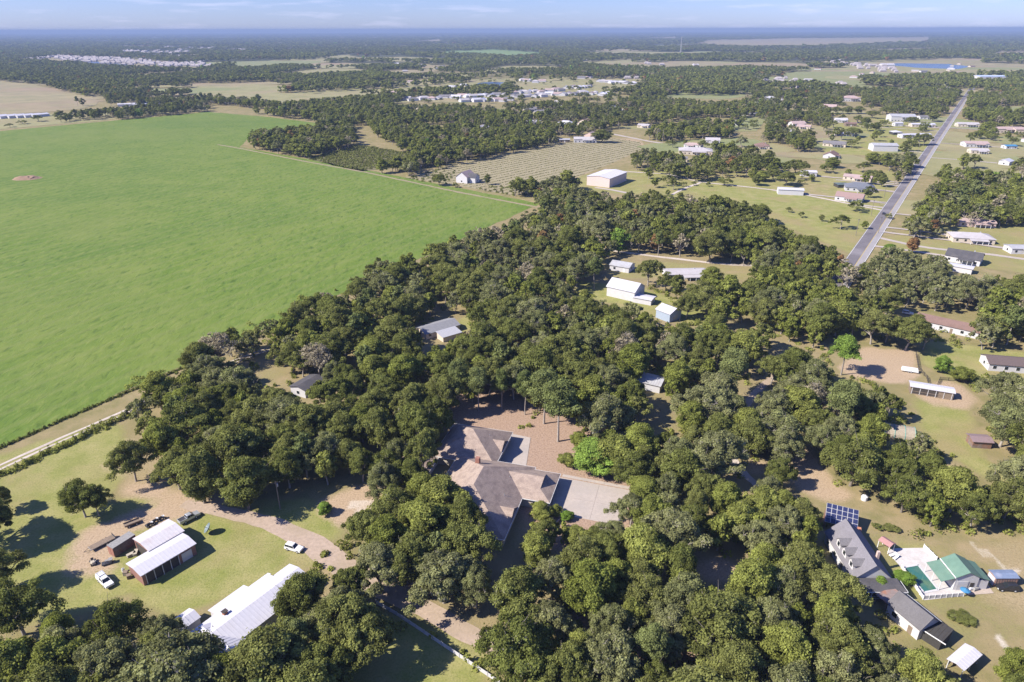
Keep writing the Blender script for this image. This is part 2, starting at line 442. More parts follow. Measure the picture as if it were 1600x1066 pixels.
def ground_mat():
    m = bpy.data.materials.new("ground_cover"); m.use_nodes = True
    t = m.node_tree; p = t.nodes["Principled BSDF"]
    p.inputs["Roughness"].default_value = .95; p.inputs["Specular IOR Level"].default_value = .1
    g = t.nodes.new("ShaderNodeTexCoord")
    def noise(scale, det, rough=.6):
        n = t.nodes.new("ShaderNodeTexNoise"); n.inputs["Scale"].default_value = scale; n.inputs["Detail"].default_value = det; n.inputs["Roughness"].default_value = rough
        t.links.new(g.outputs["Object"], n.inputs["Vector"]); return n.outputs["Fac"]
    fine, mid, slow, vast = noise(1.9, 6, .72), noise(.13, 5), noise(.03, 4), noise(.0016, 5)
    def mr(v, a, b, lo=0., hi=1.):
        r = t.nodes.new("ShaderNodeMapRange"); r.inputs[1].default_value = a; r.inputs[2].default_value = b; r.inputs[3].default_value = lo; r.inputs[4].default_value = hi
        t.links.new(v, r.inputs[0]); return r.outputs[0]
    def mix(f, A, B):
        x = t.nodes.new("ShaderNodeMix"); x.data_type = 'RGBA'; t.links.new(f, x.inputs[0])
        for s, v in ((6, A), (7, B)):
            if isinstance(v, tuple): x.inputs[s].default_value = (*v, 1)
            else: t.links.new(v, x.inputs[s])
        return x.outputs[2]
    def math_(op, A, B):
        x = t.nodes.new("ShaderNodeMath"); x.operation = op
        for i, v in enumerate((A, B)):
            if isinstance(v, (int, float)): x.inputs[i].default_value = v
            else: t.links.new(v, x.inputs[i])
        return x.outputs[0]
    at = t.nodes.new("ShaderNodeAttribute"); at.attribute_name = "zone"
    sep = t.nodes.new("ShaderNodeSeparateColor"); t.links.new(at.outputs["Color"], sep.inputs[0])
    def amt(ch, n, w_=.9):
        v = math_('ADD', ch, math_('MULTIPLY', math_('SUBTRACT', n, .5), w_))
        return mr(v, .32, .68)
    mottle = math_('ADD', math_('MULTIPLY', mid, .6), math_('MULTIPLY', fine, .4))
    base = mix(mr(slow, .4, .62), (.27, .225, .11), (.34, .265, .15))
    base = mix(mr(mottle, .42, .62), base, (.20, .185, .075))
    c = mix(amt(sep.outputs[2], mottle), base, mix(mr(fine, .35, .65), (.29, .195, .14), (.43, .31, .23)))
    lawn = mix(mr(mottle, .4, .62), (.215, .235, .062), (.33, .30, .125))
    lawn = mix(mr(slow, .5, .66, 0, .7), lawn, (.31, .245, .125))
    c = mix(amt(sep.outputs[0], mottle, 1.1), c, lawn)
    c = mix(amt(sep.outputs[1], mottle, 1.1), c, mix(mr(fine, .35, .65), (.37, .27, .175), (.46, .35, .24)))
    c = mix(amt(at.outputs["Alpha"], mottle), c, (.62, .56, .48))
    # past a kilometre the land is woods and pasture, seen edge-on
    sx = t.nodes.new("ShaderNodeSeparateXYZ"); t.links.new(g.outputs["Object"], sx.inputs[0])
    wood_ = mix(mr(vast, .56, .62), (.085, .09, .045), (.21, .18, .10))
    c = mix(mr(sx.outputs[1], 1500, 3200), c, wood_)
    c = mix(mr(fine, .5, .3, 0, .35), c, (.06, .055, .03))
    t.links.new(c, p.inputs["Base Color"])
    b = t.nodes.new("ShaderNodeBump"); b.inputs["Distance"].default_value = .25; b.inputs["Strength"].default_value = .6
    t.links.new(fine, b.inputs["Height"]); t.links.new(b.outputs[0], p.inputs["Normal"])
    return m
gme = np_mesh("ground", GV, GF, [ground_mat()])
ca = gme.color_attributes.new("zone", 'FLOAT_COLOR', 'POINT'); ca.data.foreach_set("color", Z.reshape(-1))
go = bpy.data.objects.new("ground", gme); COL.objects.link(go)
tag(go, "dry grass, lawn and leaf-strewn earth between the trees", kind="structure")

# fields, tracks, roads, water ---------------------------------------------------------------
FIELD = [(0, 700), (845, 318), (700, 291), (560, 263), (375, 230), (392, 212), (470, 208), (505, 205), (508, 194), (420, 183), (325, 175), (0, 205), (-420, 250), (-420, 890)]
sheet("crop_field", FIELD, .05, crop_grass, "big bright green crop field left of the woods", jit=.5, step=8)
FAR = [("tan_field", [(-400, 118), (0, 123), (50, 127), (110, 143), (168, 150), (168, 161), (95, 173), (0, 180), (-400, 200)], tan_field, "tan stubble field above the row of long white sheds"),
       ("straw_field", [(328, 109), (420, 95), (545, 85), (556, 91), (500, 99), (400, 108)], straw_field, "narrow straw field among distant woods"),
       ("straw_field", [(395, 153), (500, 141), (640, 132), (745, 124), (830, 122), (835, 132), (790, 138), (720, 143), (560, 149), (440, 160)], straw_field, "pale pasture strip beside the pond"),
       ("lime_field", [(676, 84), (700, 79), (770, 76), (850, 82), (858, 87), (800, 91), (735, 87)], lime_field, "small bright green field on the far rise"),
       ("tan_field", [(1080, 71), (1105, 62), (1240, 59), (1460, 57), (1455, 66), (1300, 72), (1190, 75)], tan_field, "long tan field near the horizon"),
       ("tan_field", [(950, 62), (1060, 57), (1070, 62), (1000, 66)], tan_field, "distant tan field left of the long one"),
       ("tan_field", [(640, 66), (690, 60), (690, 67)], tan_field, "tiny tan field far away over the pond"),
       ("lime_field", [(862, 99), (935, 94), (1040, 89), (1040, 95), (960, 99)], straw_field, "light pasture beyond the subdivision"),
       ("tan_field", [(1345, 96), (1430, 91), (1540, 91), (1530, 105), (1400, 108)], straw_field, "tan pasture around the right-hand lake"),
       ("tan_field", [(1545, 87), (1560, 79), (1700, 78), (1700, 88)], tan_field, "tan field at the far right edge"),
       ("tan_field", [(1330, 78), (1450, 74), (1480, 78), (1380, 82)], tan_field, "thin tan field above the lake woods"),
       ("straw_field", [(800, 125), (870, 120), (900, 121), (990, 117), (1040, 121), (1010, 140), (930, 152), (860, 152), (760, 158), (560, 163), (570, 157), (740, 147)], straw_field, "pale ground around the white subdivision"),
       ("straw_field", [(0, 93), (90, 86), (200, 90), (350, 104), (310, 111), (180, 106), (60, 96)], tan_field, "cleared ground around the distant housing estate"),
       ("straw_field", [(1030, 152), (1060, 144), (1190, 148), (1130, 156)], lawn_field, "mown clearing in the middle distance"),
       ("straw_field", [(1145, 190), (1165, 182), (1195, 184), (1190, 205), (1150, 207)], lawn_field, "small green meadow between house and woods"),
       ("straw_field", [(-300, 186), (0, 184), (130, 175), (320, 165), (325, 173), (140, 190), (0, 203), (-300, 230)], straw_field, "grass verge around the long white sheds")]
for i, (n, p, m_, l) in enumerate(FAR):
    sheet(n, p, .1 + .02 * (i % 4) + (.25 if p[0][1] < 130 else 0), m_, l, jit=4 if p[0][1] > 140 else 14, step=40)
tilled = mat("tilled_rows", (.31, .265, .17), .95, .2, .35, col2=(.24, .21, .11), stretch=(1, 1, 1))
VINE = [(632, 278), (700, 259), (868, 223), (955, 216), (1000, 222), (1005, 233), (940, 262), (835, 302), (800, 306), (720, 290)]
sheet("vineyard", VINE, .05, tilled, "tan tilled vineyard ground in rows", jit=.6, step=10)
ORCH = [(478, 248), (560, 227), (644, 240), (625, 262), (560, 268)]
sheet("orchard", ORCH, .05, mat("orchard_soil", (.17, .155, .075), .95, .3, .3), "dark orchard plot beside the green field", jit=.6, step=10)
strip("farm_track", [(340, 226), (375, 232), (480, 253), (570, 269), (700, 297), (850, 326), (900, 336)], 3.2, .09, mat("worn_grass", (.30, .25, .15), .95, .3, .6), "tan farm track along the far field edge", jit=.3)
TRK = [(-160, 800), (0, 731), (100, 684), (205, 641), (280, 601), (340, 574), (420, 545)]
for off in (-1.1, 1.1):
    P = np.array([gp(*p) for p in TRK]); d = P[-1] - P[0]; n_ = np.array([-d[1], d[0]]) / np.hypot(*d)
    strip("gravel_track", [tuple(q + n_ * off) for q in P], 1.15, .05, gravel, "pale wheel rut of the gravel track beside the green field", px=False, jit=.12)
strip("dirt_road", [(285, 787), (345, 799), (420, 815), (490, 848), (530, 884), (590, 915), (680, 960), (790, 1020), (860, 1060)], [4, 4.5, 5, 7, 6.5, 5, 4.5, 4.5], .05, dirt, "dirt lane past the white house and long fence", jit=.25, step=3)
strip("dirt_path", [(1140, 710), (1165, 745), (1200, 775), (1235, 800)], 2.2, .05, gravel, "pale path through the trees right of the main house", jit=.25, step=3)
strip("dirt_path", [(1215, 585), (1190, 603), (1165, 632), (1150, 660)], 3, .05, dirt, "sandy track bending out of the woods", jit=.3, step=3)
strip("dirt_path", [(1040, 945), (1090, 968), (1150, 1005), (1230, 1040), (1290, 1066)], 2.5, .05, dirt, "brown track under the lower trees", jit=.3, step=3)
strip("lane", [(935, 388), (1000, 398), (1060, 405), (1110, 411), (1180, 416), (1260, 410), (1330, 405)], 3.2, .05, gravel, "pale lane crossing behind the white gable barn", jit=.3)
strip("lane", [(945, 207), (1020, 222), (1095, 232), (1135, 245)], 6, .09, concrete, "pale country lane above the vineyard", jit=.3)
strip("driveway", [(975, 268), (1045, 272), (1095, 285), (1160, 291), (1240, 301), (1330, 319), (1390, 331)], 3.2, .09, gravel, "long gravel driveway from the warehouse to the road", jit=.2)
strip("driveway", [(1095, 285), (1065, 296), (1050, 304)], 3.0, .07, gravel, "short gravel spur off the warehouse drive", jit=.2)
strip("driveway", [(930, 293), (960, 297), (985, 303)], 4, .09, concrete, "pale drive in front of the warehouse", jit=.2)
strip("driveway", [(1371, 371), (1400, 378), (1450, 388), (1530, 395), (1600, 405), (1720, 420)], 4, .09, concrete, "pale concrete drive to the solar-roofed house", jit=.1)
strip("driveway", [(1335, 319), (1365, 323), (1395, 326)], 4, .13, concrete, "white drive of the brown-roofed gable house", jit=.1)
strip("driveway", [(1306, 281), (1360, 286), (1420, 292)], 3.5, .13, concrete, "pale drive behind the dark hip-roofed house", jit=.1)
RA, RB = gp(1338.5, 403), gp(1490, 180)
rd = (RB - RA) / np.hypot(*(RB - RA)); rn = np.array([-rd[1], rd[0]])
def roadstrip(name, off, wd, z, m, label, t0=-60, t1=1500):
    a, b = RA + rd * t0 + rn * off, RA + rd * t1 + rn * off
    return strip(name, [tuple(a), tuple(b)], wd, z, m, label, px=False, step=60)
roadstrip("road", 1.5, 6.6, .28, asphalt, "straight dark asphalt lane of the country road")
roadstrip("road", -3.6, 3.6, .28, pale_lane, "paler lane along the country road's near side")
roadstrip("road_marking", -1.75, .25, .286, paint_yellow, "yellow centre line of the country road")
roadstrip("road_marking", 4.5, .2, .286, paint_white, "white edge line on the far lane")
roadstrip("road_marking", -5.2, .2, .286, paint_white, "white edge line on the near lane")
sheet("pond", [(742, 133), (752, 129), (775, 128), (800, 130), (806, 134), (785, 137), (760, 137)], .35, lake_water, "small blue pond in the pale pasture", jit=3, step=25)
sheet("lake", [(1385, 102), (1400, 99), (1480, 100), (1515, 104), (1500, 108), (1430, 106)], .45, lake_water, "long narrow lake before the far pasture", jit=5, step=50)
sheet("lake", [(98, 96), (125, 93), (160, 97), (215, 104), (180, 104), (130, 100)], .55, lake_water, "blue pond inside the distant housing estate", jit=8, step=60)
sheet("lake", [(235, 105), (262, 104), (275, 108), (245, 108)], .55, lake_water, "small pond at the estate's right end", jit=6, step=60)

# ------------------------------------------------------------------ buildings
def gable_roof(L, W, h, pitch, ov, th=.16):
    hw = W / 2 + ov; r = math.tan(pitch)
    ze = h - ov * r
    prof = [(-hw, ze), (0, h + W / 2 * r), (hw, ze), (hw, ze + th), (0, h + W / 2 * r + th), (-hw, ze + th)]
    return prism([(y, z) for y, z in prof], -L / 2 - ov, L / 2 + ov)

def hip_roof(L, W, h, pitch, ov, dutch=False, th=.16):
    """ridge along x; dutch: small upright gablets above the hip ends"""
    hl, hw, r = L / 2 + ov, W / 2 + ov, math.tan(pitch)
    zr = h + hw * r
    rl = max(hl - hw, .05)
    V = [(-hl, -hw, h), (hl, -hw, h), (hl, hw, h), (-hl, hw, h)]
    V += [(x, y, h + th) for x, y, _ in V]
    if not dutch:
        V += [(-rl, 0, zr + th), (rl, 0, zr + th)]
        F = [(3, 2, 1, 0), (0, 1, 5, 4), (1, 2, 6, 5), (2, 3, 7, 6), (3, 0, 4, 7), (4, 5, 9, 8), (6, 7, 8, 9), (5, 6, 9), (7, 4, 8)]
        return V, F
    k = .5
    xd, yd, zd = hl - hw * k, hw * (1 - k), h + th + hw * k * r
    V += [(-xd, -yd, zd), (xd, -yd, zd), (xd, yd, zd), (-xd, yd, zd), (-xd - .3, 0, zr + th), (xd + .3, 0, zr + th)]
    F = [(3, 2, 1, 0), (0, 1, 5, 4), (1, 2, 6, 5), (2, 3, 7, 6), (3, 0, 4, 7),
         (4, 5, 9, 13, 12, 8), (6, 7, 11, 12, 13, 10), (5, 6, 10, 9), (7, 4, 8, 11), (9, 10, 13), (11, 8, 12)]
    return V, F

def shed_roof(L, W, h, pitch, ov, th=.14):
    r = math.tan(pitch); hw = W / 2 + ov
    prof = [(-hw, h - hw * r + W / 2 * r), (hw, h + hw * r + W / 2 * r), (hw, h + hw * r + W / 2 * r + th), (-hw, h - hw * r + W / 2 * r + th)]
    return prism(prof, -L / 2 - ov, L / 2 + ov)

def seams(parent, L, W, h, pitch, ov, m, th=.16, kind='gable', gap=.9):
    """standing seams of a sheet-metal roof: thin battens running down each slope"""
    r = math.tan(pitch); V, F = [], []
    hw = W / 2 + ov
    for i in range(1, int((L + 2 * ov) / gap)):
        x = -L / 2 - ov + i * gap
        for s in ((-1, 1) if kind == 'gable' else (0,)):
            if kind == 'gable': a, b = (s * hw, h - ov * r + th), (0, h + W / 2 * r + th)
            else: a, b = (-hw, h - hw * r + W / 2 * r + th), (hw, h + hw * r + W / 2 * r + th)
            k = len(V)
            for dx, dz in ((-.04, -.01), (.04, -.01), (.04, .05), (-.04, .05)):
                V += [(x + dx, a[0], a[1] + dz), (x + dx, b[0], b[1] + dz)]
            F += [(k, k + 2, k + 3, k + 1), (k + 2, k + 4, k + 5, k + 3), (k + 4, k + 6, k + 7, k + 5), (k + 6, k, k + 1, k + 7)]
    return tag(mesh("roof_seam", V, F, m, parent), kind="stuff")

def wall_shell(L, W, h, pitch, kind):
    r = math.tan(pitch)
    if kind == 'gable':
        return prism([(-W / 2, 0), (W / 2, 0), (W / 2, h - .03), (0, h + W / 2 * r - .03), (-W / 2, h - .03)], -L / 2, L / 2)
    if kind == 'shed':
        return prism([(-W / 2, 0), (W / 2, 0), (W / 2, h + W * r - .03), (-W / 2, h - .03)], -L / 2, L / 2)
    return box(-L / 2, L / 2, -W / 2, W / 2, 0, h + .05)

def side_panel(side, L, W, u, z0, z1, wd, dp):
    """thin box on a wall: side in 'x+','x-','y+','y-', u along the wall"""
    if side[0] == 'y':
        y = W / 2 if side[1] == '+' else -W / 2
        return box(u - wd / 2, u + wd / 2, y - .05 if side[1] == '+' else y - dp, y + dp if side[1] == '+' else y + .05, z0, z1)
    x = L / 2 if side[1] == '+' else -L / 2
    return box(x - .05 if side[1] == '+' else x - dp, x + dp if side[1] == '+' else x + .05, u - wd / 2, u + wd / 2, z0, z1)

def window(root, side, L, W, u, z=1.0, wd=1.2, ht=1.2, frame=paint_white, near=True):
    if near:
        f = mesh("window", *side_panel(side, L, W, u, z - .1, z + ht + .1, wd + .2, .05), frame, root)
        mesh("pane", *side_panel(side, L, W, u, z, z + ht, wd, .08), glass, f)
    else:
        mesh("window", *side_panel(side, L, W, u, z, z + ht, wd, .06), glass, root)

def door(root, side, L, W, u, wd=1.0, ht=2.1, m=paint_white, name="door"):
    mesh(name, *side_panel(side, L, W, u, .02, ht, wd, .06), m, root)

def building(name, label, cat, c, L, W, ang, h=2.8, pitch=20, roof='gable', rm=grey_shingle, wm=white_wall, ov=.4, wins=True, near=False, group=None, metal=False, doors=True, dutch=False, z=0.0, chim=None):
    root = empty(name, c, ang, label, cat, group, z)
    p = math.radians(pitch)
    mesh("wall", *wall_shell(L, W, h, p, roof), wm, root)
    if roof == 'gable': v = gable_roof(L, W, h, p, ov)
    elif roof == 'hip': v = hip_roof(L, W, h, p, ov, dutch)
    else: v = shed_roof(L, W, h, p, ov)
    ro = mesh("roof", *v, rm, root)
    if metal and roof in ('gable', 'shed'): seams(root, L, W, h, p, ov, rm, kind=roof, th=.16 if roof == 'gable' else .14)
    if wins:
        for side, n, ext in (('y-', max(2, int(L / 4)), L), ('y+', max(2, int(L / 4)), L), ('x-', 1, W), ('x+', 1, W)):
            for i in range(n):
                u = (i + .5) / n * ext - ext / 2
                if side == 'y-' and doors and i == n // 2:
                    door(root, side, L, W, u, m=wood if near else paint_white)
                else:
                    window(root, side, L, W, u, near=near)
    elif doors:
        door(root, 'x+', L, W, 0, wd=min(3, W * .4), ht=min(2.6, h - .2), m=grey_metal)
    if wins and not near and L > 14 and roof != 'shed':
        s_ = -1 if int(L * 10) % 2 else 1
        v_, f_ = prism([(-W / 2 - 3.2, h - .75), (-W / 2 + .1, h - .1), (-W / 2 + .1, h + .02), (-W / 2 - 3.2, h - .63)], s_ * L * .1 - L * .22, s_ * L * .1 + L * .22)
        pr = mesh("porch_roof", v_, f_, rm, root)
        for i in range(4):
            x = s_ * L * .1 - L * .21 + i * L * .14; mesh("porch_post", *box(x - .1, x + .1, -W / 2 - 3.1, -W / 2 - 2.9, 0, h - .7), paint_white, pr)
        mesh("roof_vent", *box(L * .22, L * .22 + .6, W * .12, W * .12 + .6, h + W * .3 * math.tan(p), h + W * .5 * math.tan(p) + .35), grey_metal, ro)
    if chim:
        mesh("chimney", *box(chim[0] - .45, chim[0] + .45, chim[1] - .45, chim[1] + .45, h, h + W / 2 * math.tan(p) + 1.0), brick_wall, ro)
    return root

def px_building(name, label, cat, A, B, C, h, **k):
    c, L, W, ang = px_rect(A, B, C, h)
    return building(name, label, cat, c, L, W, ang, h=h, **k)

# ---- the big hip-roofed house in the middle -------------------------------------------------
HO = np.array([2.7, 152.3]); HA = math.radians(-16)
main = empty("main_house", HO, HA, "large pinkish-grey hip-roofed house with wings among the trees", "house")
def block(u0, u1, v0, v1, h=3.0, pitch=27, axis_='v', dutch=False, ov=.6, nm="wall"):
    """one wing of the main house in its own frame (u right, v away)"""
    cu, cv = (u0 + u1) / 2, (v0 + v1) / 2
    L, W = (v1 - v0, u1 - u0) if axis_ == 'v' else (u1 - u0, v1 - v0)
    w_ = mesh(nm, *box(u0 + ov, u1 - ov, v0 + ov, v1 - ov, 0, h + .04), cream_wall, main)
    V, F = hip_roof(L - 2 * ov, W - 2 * ov, h, math.radians(pitch), ov, dutch)
    if axis_ == 'v': V = [(-y + cu, x + cv, z) for x, y, z in V]
    else: V = [(x + cu, y + cv, z) for x, y, z in V]
    r = mesh("roof", V, F, tan_shingle, main)
    hu, hv = (u1 - u0) / 2, (v1 - v0) / 2
    g = []                                                    # white gutter board under the eaves
    for b in ((u0 - .06, u1 + .06, v0 - .1, v0 - .02), (u0 - .06, u1 + .06, v1 + .02, v1 + .1), (u0 - .1, u0 - .02, v0 - .1, v1 + .1), (u1 + .02, u1 + .1, v0 - .1, v1 + .1)):
        g.append(box(*b, h - .05, h + .15))
    mesh("gutter", *joinm(g), paint_white, r)
    return r
block(-24, 0, -17.5, 15)
block(-9, 7.7, 0, 13.9, 2.95, 24, 'u', True)
block(-31.5, -11.7, 12.5, 31.8, 2.9, 28)
block(-45, -29.5, 3, 17, 2.6, 15, 'u')
def gablet(u, v, wd, ln, z, rise, parent):
    """little gabled dormer facing right on the right-hand slopes"""
    prof = [(-wd / 2, z), (0, z + rise), (wd / 2, z), (wd / 2, z + .14), (0, z + rise + .14), (-wd / 2, z + .14)]
    V, F = prism(prof, u - ln, u + .4)
    r = mesh("dormer", [(x, y + v, z_) for x, y, z_ in V], F, tan_shingle, parent)
    V, F = prism([(-wd / 2 + .3, z - 1.6), (wd / 2 - .3, z - 1.6), (wd / 2 - .3, z), (0, z + rise - .1), (-wd / 2 + .3, z)], u - ln, u)
    mesh("dormer_wall", [(x, y + v, z_) for x, y, z_ in V], F, cream_wall, r)
gablet(-.6, -7.5, 6.4, 6.5, 3.25, 1.9, main)
gablet(-12.3, 23, 6.4, 6.0, 3.15, 1.9, main)
for v in (3.6, 10.2):
    mesh("garage_door", *box(7.05, 7.16, v - 2.4, v + 2.4, .05, 2.4), white_wall, main)
for u, v, w_, s in ((7.06, 6.9, .9, 'd'),):
    mesh("door", *box(u, u + .08, v - .5, v + .5, .05, 2.15), dark_wood, main)
for v in (-4, -9, -14):
    f = mesh("window", *box(-.64, -.55, v - 1.0, v + 1.0, .8, 2.3), paint_white, main)
    mesh("pane", *box(-.62, -.52, v - .85, v + .85, .95, 2.15), glass, f)
for u in (-2.5, 3.5):
    f = mesh("window", *box(u - .9, u + .9, .52, .62, .9, 2.2), paint_white, main)
    mesh("pane", *box(u - .75, u + .75, .50, .6, 1.0, 2.1), glass, f)
mesh("chimney", *box(-15.6, -14.4, 6.2, 7.4, 5, 9.2), brick_wall, main)
for u, v in ((-5, 5), (-4.2, -3), (-17, 24)):
    mesh("roof_vent", *tube([(u, v, 4.5), (u, v, 6.1)], [.09, .09]), grey_metal, main)

def slab(name, pts, z, th, m, parent=None, z0=-.05):
    P = [gp(*p, z) for p in pts]
    if sum((b[0] - a[0]) * (b[1] + a[1]) for a, b in zip(P, P[1:] + P[:1])) > 0: P = P[::-1]
    n = len(P)
    V = [(p[0], p[1], z0) for p in P] + [(p[0], p[1], z + th) for p in P]
    F = [list(range(n))[::-1], list(range(n, 2 * n))] + [(i, (i + 1) % n, n + (i + 1) % n, n + i) for i in range(n)]
    return mesh(name, V, F, m, parent)
drive = tag(bpy.data.objects.new("driveway", None), "broad pale concrete driveway of the main house", kind="structure"); COL.objects.link(drive)
dl, dr = [(866, 744), (862, 801)], [(990, 767), (966, 821)]
def lerp(a, b, t): return (a[0] + (b[0] - a[0]) * t, a[1] + (b[1] - a[1]) * t)
cuts = [0, .57, 1.0]
for i in range(2):
    for j in range(2):
        q = []
        for t, s in ((cuts[i] + .0012, j / 2 + .002), (cuts[i + 1] - .0012, j / 2 + .002), (cuts[i + 1] - .0012, j / 2 + .498), (cuts[i] + .0012, j / 2 + .498)):
            q.append(lerp(lerp(dl[0], dr[0], t), lerp(dl[1], dr[1], t), s))
        slab("slab", q, .06 + .01 * ((i + j) % 2), 0, concrete, drive)
slab("slab", [(880, 741), (992, 762), (991, 766), (878, 744.5)], .10, 0, concrete, drive)
patio = tag(slab("patio", [(778, 722), (801, 678), (829, 684), (822, 729)], .08, 0, concrete), "small concrete patio in deep shade behind the main house", kind="structure")
pl = empty("planter_box", gp(866, 817), math.radians(60), "pale stone planter at the foot of the driveway", "planter")
mesh("box", *joinm([box(-2.2, 2.2, -.9, -.7, 0, .7), box(-2.2, 2.2, .7, .9, 0, .7), box(-2.2, -2.0, -.7, .7, 0, .7), box(2.0, 2.2, -.7, .7, 0, .7)]), pink_wall, pl)
mesh("soil", *box(-2.0, 2.0, -.7, .7, 0, .55), dry_earth, pl)

# ---- bottom-left yard -----------------------------------------------------------------------
b1 = px_building("metal_barn", "open-fronted barn with long bright white metal roof and rust-red end wall", "barn", (221, 899), (304, 850), (284, 833), 3.3, pitch=9, rm=white_metal, wm=red_metal, ov=.35, wins=False, metal=True, doors=False)
c, L, W, ang = px_rect((221, 899), (304, 850), (284, 833), 3.3)
mesh("opening_shade", *box(-L / 2 + .8, L / 2 - 4.5, -W / 2 - .05, -W / 2 + .3, .1, 2.9), dark_wood, b1)  # dark panel on the closed wall, coloured as the shade of an open front
mesh("sliding_door", *side_panel('y-', L, W, L / 2 - 2.4, .1, 2.6, 2.6, .12), white_wall, b1)
for i in range(5): mesh("post", *box(-L / 2 + .8 + i * (L - 5.3) / 4 - .08, -L / 2 + .8 + i * (L - 5.3) / 4 + .08, -W / 2 - .2, -W / 2 - .06, 0, 3.1), white_wall, b1)
b2 = px_building("metal_barn", "smaller pinkish-white metal roof joined behind the white barn", "barn", (233, 861), (287, 830), (265.5, 811), 3.6, pitch=9, rm=mat("pinkish_metal", (.57, .545, .56), .5, .08, 1.0, big=(.3, (.5, .42, .42), .5)), wm=red_metal, ov=.2, wins=False, metal=True, doors=False)
c, L, W, ang = px_rect((233, 861), (287, 830), (265.5, 811), 3.6)
mesh("opening_shade", *box(-L / 2 - .04, -L / 2 + .2, -W / 2 + .6, W / 2 - .6, .1, 3.0), dark_wood, b2)  # closed end wall; this dark panel paints the shaded interior
c, L, W, ang = px_rect((175, 857), (210, 835), (203, 831), 2.9)
cont = empty("storage_container", c, ang, "rusty brown storage container beside the white barn", "container")
mesh("body", *box(-L / 2, L / 2, -1.25, 1.25, .15, 2.9), rust_metal, cont)
for i in range(14):
    x = -L / 2 + .4 + i * (L - .8) / 13
    mesh("rib", *box(x - .09, x + .09, -1.32, -1.24, .3, 2.8), rust_metal, cont)
for s in (-1, 1): mesh("door", *box(-L / 2 - .06, -L / 2 + .02, .05 if s > 0 else -1.15, 1.15 if s > 0 else -.05, .3, 2.75), brick_wall, cont)
mesh("roof", *box(-L / 2 - .03, L / 2 + .03, -1.28, 1.28, 2.9, 2.98), grey_junk, cont)

def wheels(root, xs, y, r=.36, wd=.24):
    for x in xs:
        for s in (-1, 1):
            P = [(x, s * y - wd / 2, r), (x, s * y + wd / 2, r)]
            V, F = tube(P, [r, r], 14); F += [list(range(14)), list(range(27, 13, -1))]
            t = mesh("wheel", V, F, tyre, root)
            V, F = tube([(x, s * y - wd / 2 - .01, r), (x, s * y + wd / 2 + .01, r)], [r * .55] * 2, 10); F += [list(range(10)), list(range(19, 9, -1))]
            mesh("rim", V, F, alu, t)

def vehicle(name, label, cat, c, ang, kind, m, group=None):
    r = empty(name, c, ang, label, cat, group, .02)
    wdt = .93
    if kind == 'suv':
        prof = [(-2.35, .38), (2.3, .38), (2.38, .6), (2.3, .86), (1.05, 1.08), (-2.3, 1.12), (-2.4, .8)]
        roof = (-2.2, .75, -2.0, .1, 1.1, 1.72)
    elif kind == 'sedan':
        prof = [(-2.3, .34), (2.25, .34), (2.32, .55), (2.2, .78), (1.0, .95), (-1.6, .98), (-2.25, .92), (-2.36, .6)]
        roof = (-1.75, 1.0, -1.1, .15, .96, 1.42)
    else:
        prof = [(-2.8, .48), (2.75, .48), (2.82, .7), (2.75, 1.02), (1.35, 1.16), (-2.8, 1.16)]
        roof = (-.75, 1.35, -.6, .65, 1.15, 1.82); wdt = .98
    V, F = prism_y([(x, z) for x, z in prof], -wdt, wdt)
    V = [(x, y * (1 if z < .7 else .955), z) for x, y, z in V]
    body = mesh("body", V, F, m, r)
    x0, x1, t0, t1, z0, z1 = roof
    cab = mesh("cab_glass", *frustum((x0, x1, -wdt * .9, wdt * .9), (t0, t1, -wdt * .74, wdt * .74), z0, z1), glass, r)
    mesh("cab_roof", *frustum((t0 - .06, t1 + .06, -wdt * .76, wdt * .76), (t0 + .1, t1 - .08, -wdt * .68, wdt * .68), z1 - .02, z1 + .06), m, r)
    for s in (-1, 1):
        for fx, bx in ((x1, t1), (x0, t0), ((x0 + x1) / 2, (t0 + t1) / 2)):
            mesh("pillar", *tube([(fx, s * wdt * .9, z0), (bx, s * wdt * .745, z1)], [.05, .05], 4), m, r)
        mesh("headlight", *box(prof[2][0] - .12, prof[2][0] + .02, s * .68 - .2, s * .68 + .2, .62, .78), lamp_clear, r)
        mesh("tail_light", *box(prof[-1][0] - .02, prof[-1][0] + .06, s * .72 - .12, s * .72 + .12, .72, .9), red_metal, r)
    if kind == 'pickup':
        mesh("cargo_bed", *box(-2.68, -.95, -.78, .78, 1.10, 1.175), dark_junk, r)
        mesh("bed_rail", *joinm([box(-2.78, -.85, -.94, -.8, 1.16, 1.32), box(-2.78, -.85, .8, .94, 1.16, 1.32), box(-2.78, -2.66, -.8, .8, 1.16, 1.32)]), m, r)
    if kind == 'capped':
        mesh("bed_cap", *frustum((-2.78, -.8, -.92, .92), (-2.68, -.85, -.8, .8), 1.15, 1.86), m, r)
        for s in (-1, 1): mesh("ladder_rack", *tube([(-2.6, s * .6, 1.95), (1.0, s * .6, 1.95)], [.035, .035], 5), grey_metal, r)
        for x in (-2.4, -.9): mesh("rack_bar", *tube([(x, -.75, 1.93), (x, .75, 1.93)], [.035, .035], 5), grey_metal, r)
    wheels(r, (1.5, -1.45) if kind != 'sedan' else (1.42, -1.38), wdt - .08, .38 if kind != 'sedan' else .33)
    return r
vehicle("parked_car", "white sport utility vehicle parked on grass beside the dirt lane", "car", gp(460, 859), math.radians(-20), 'suv', car_white)
vehicle("pickup_truck", "white pickup with covered bed and roof rack by the barn", "pickup", gp(165, 911), math.radians(-38), 'capped', car_white)
vehicle("pickup_truck", "silver pickup with open bed parked behind the white barn", "pickup", gp(296, 812), math.radians(50), 'pickup', car_silver)
vehicle("parked_car", "dark estate car beside the blue-roofed shed", "car", gp(1572, 921), math.radians(176), 'suv', car_dark)
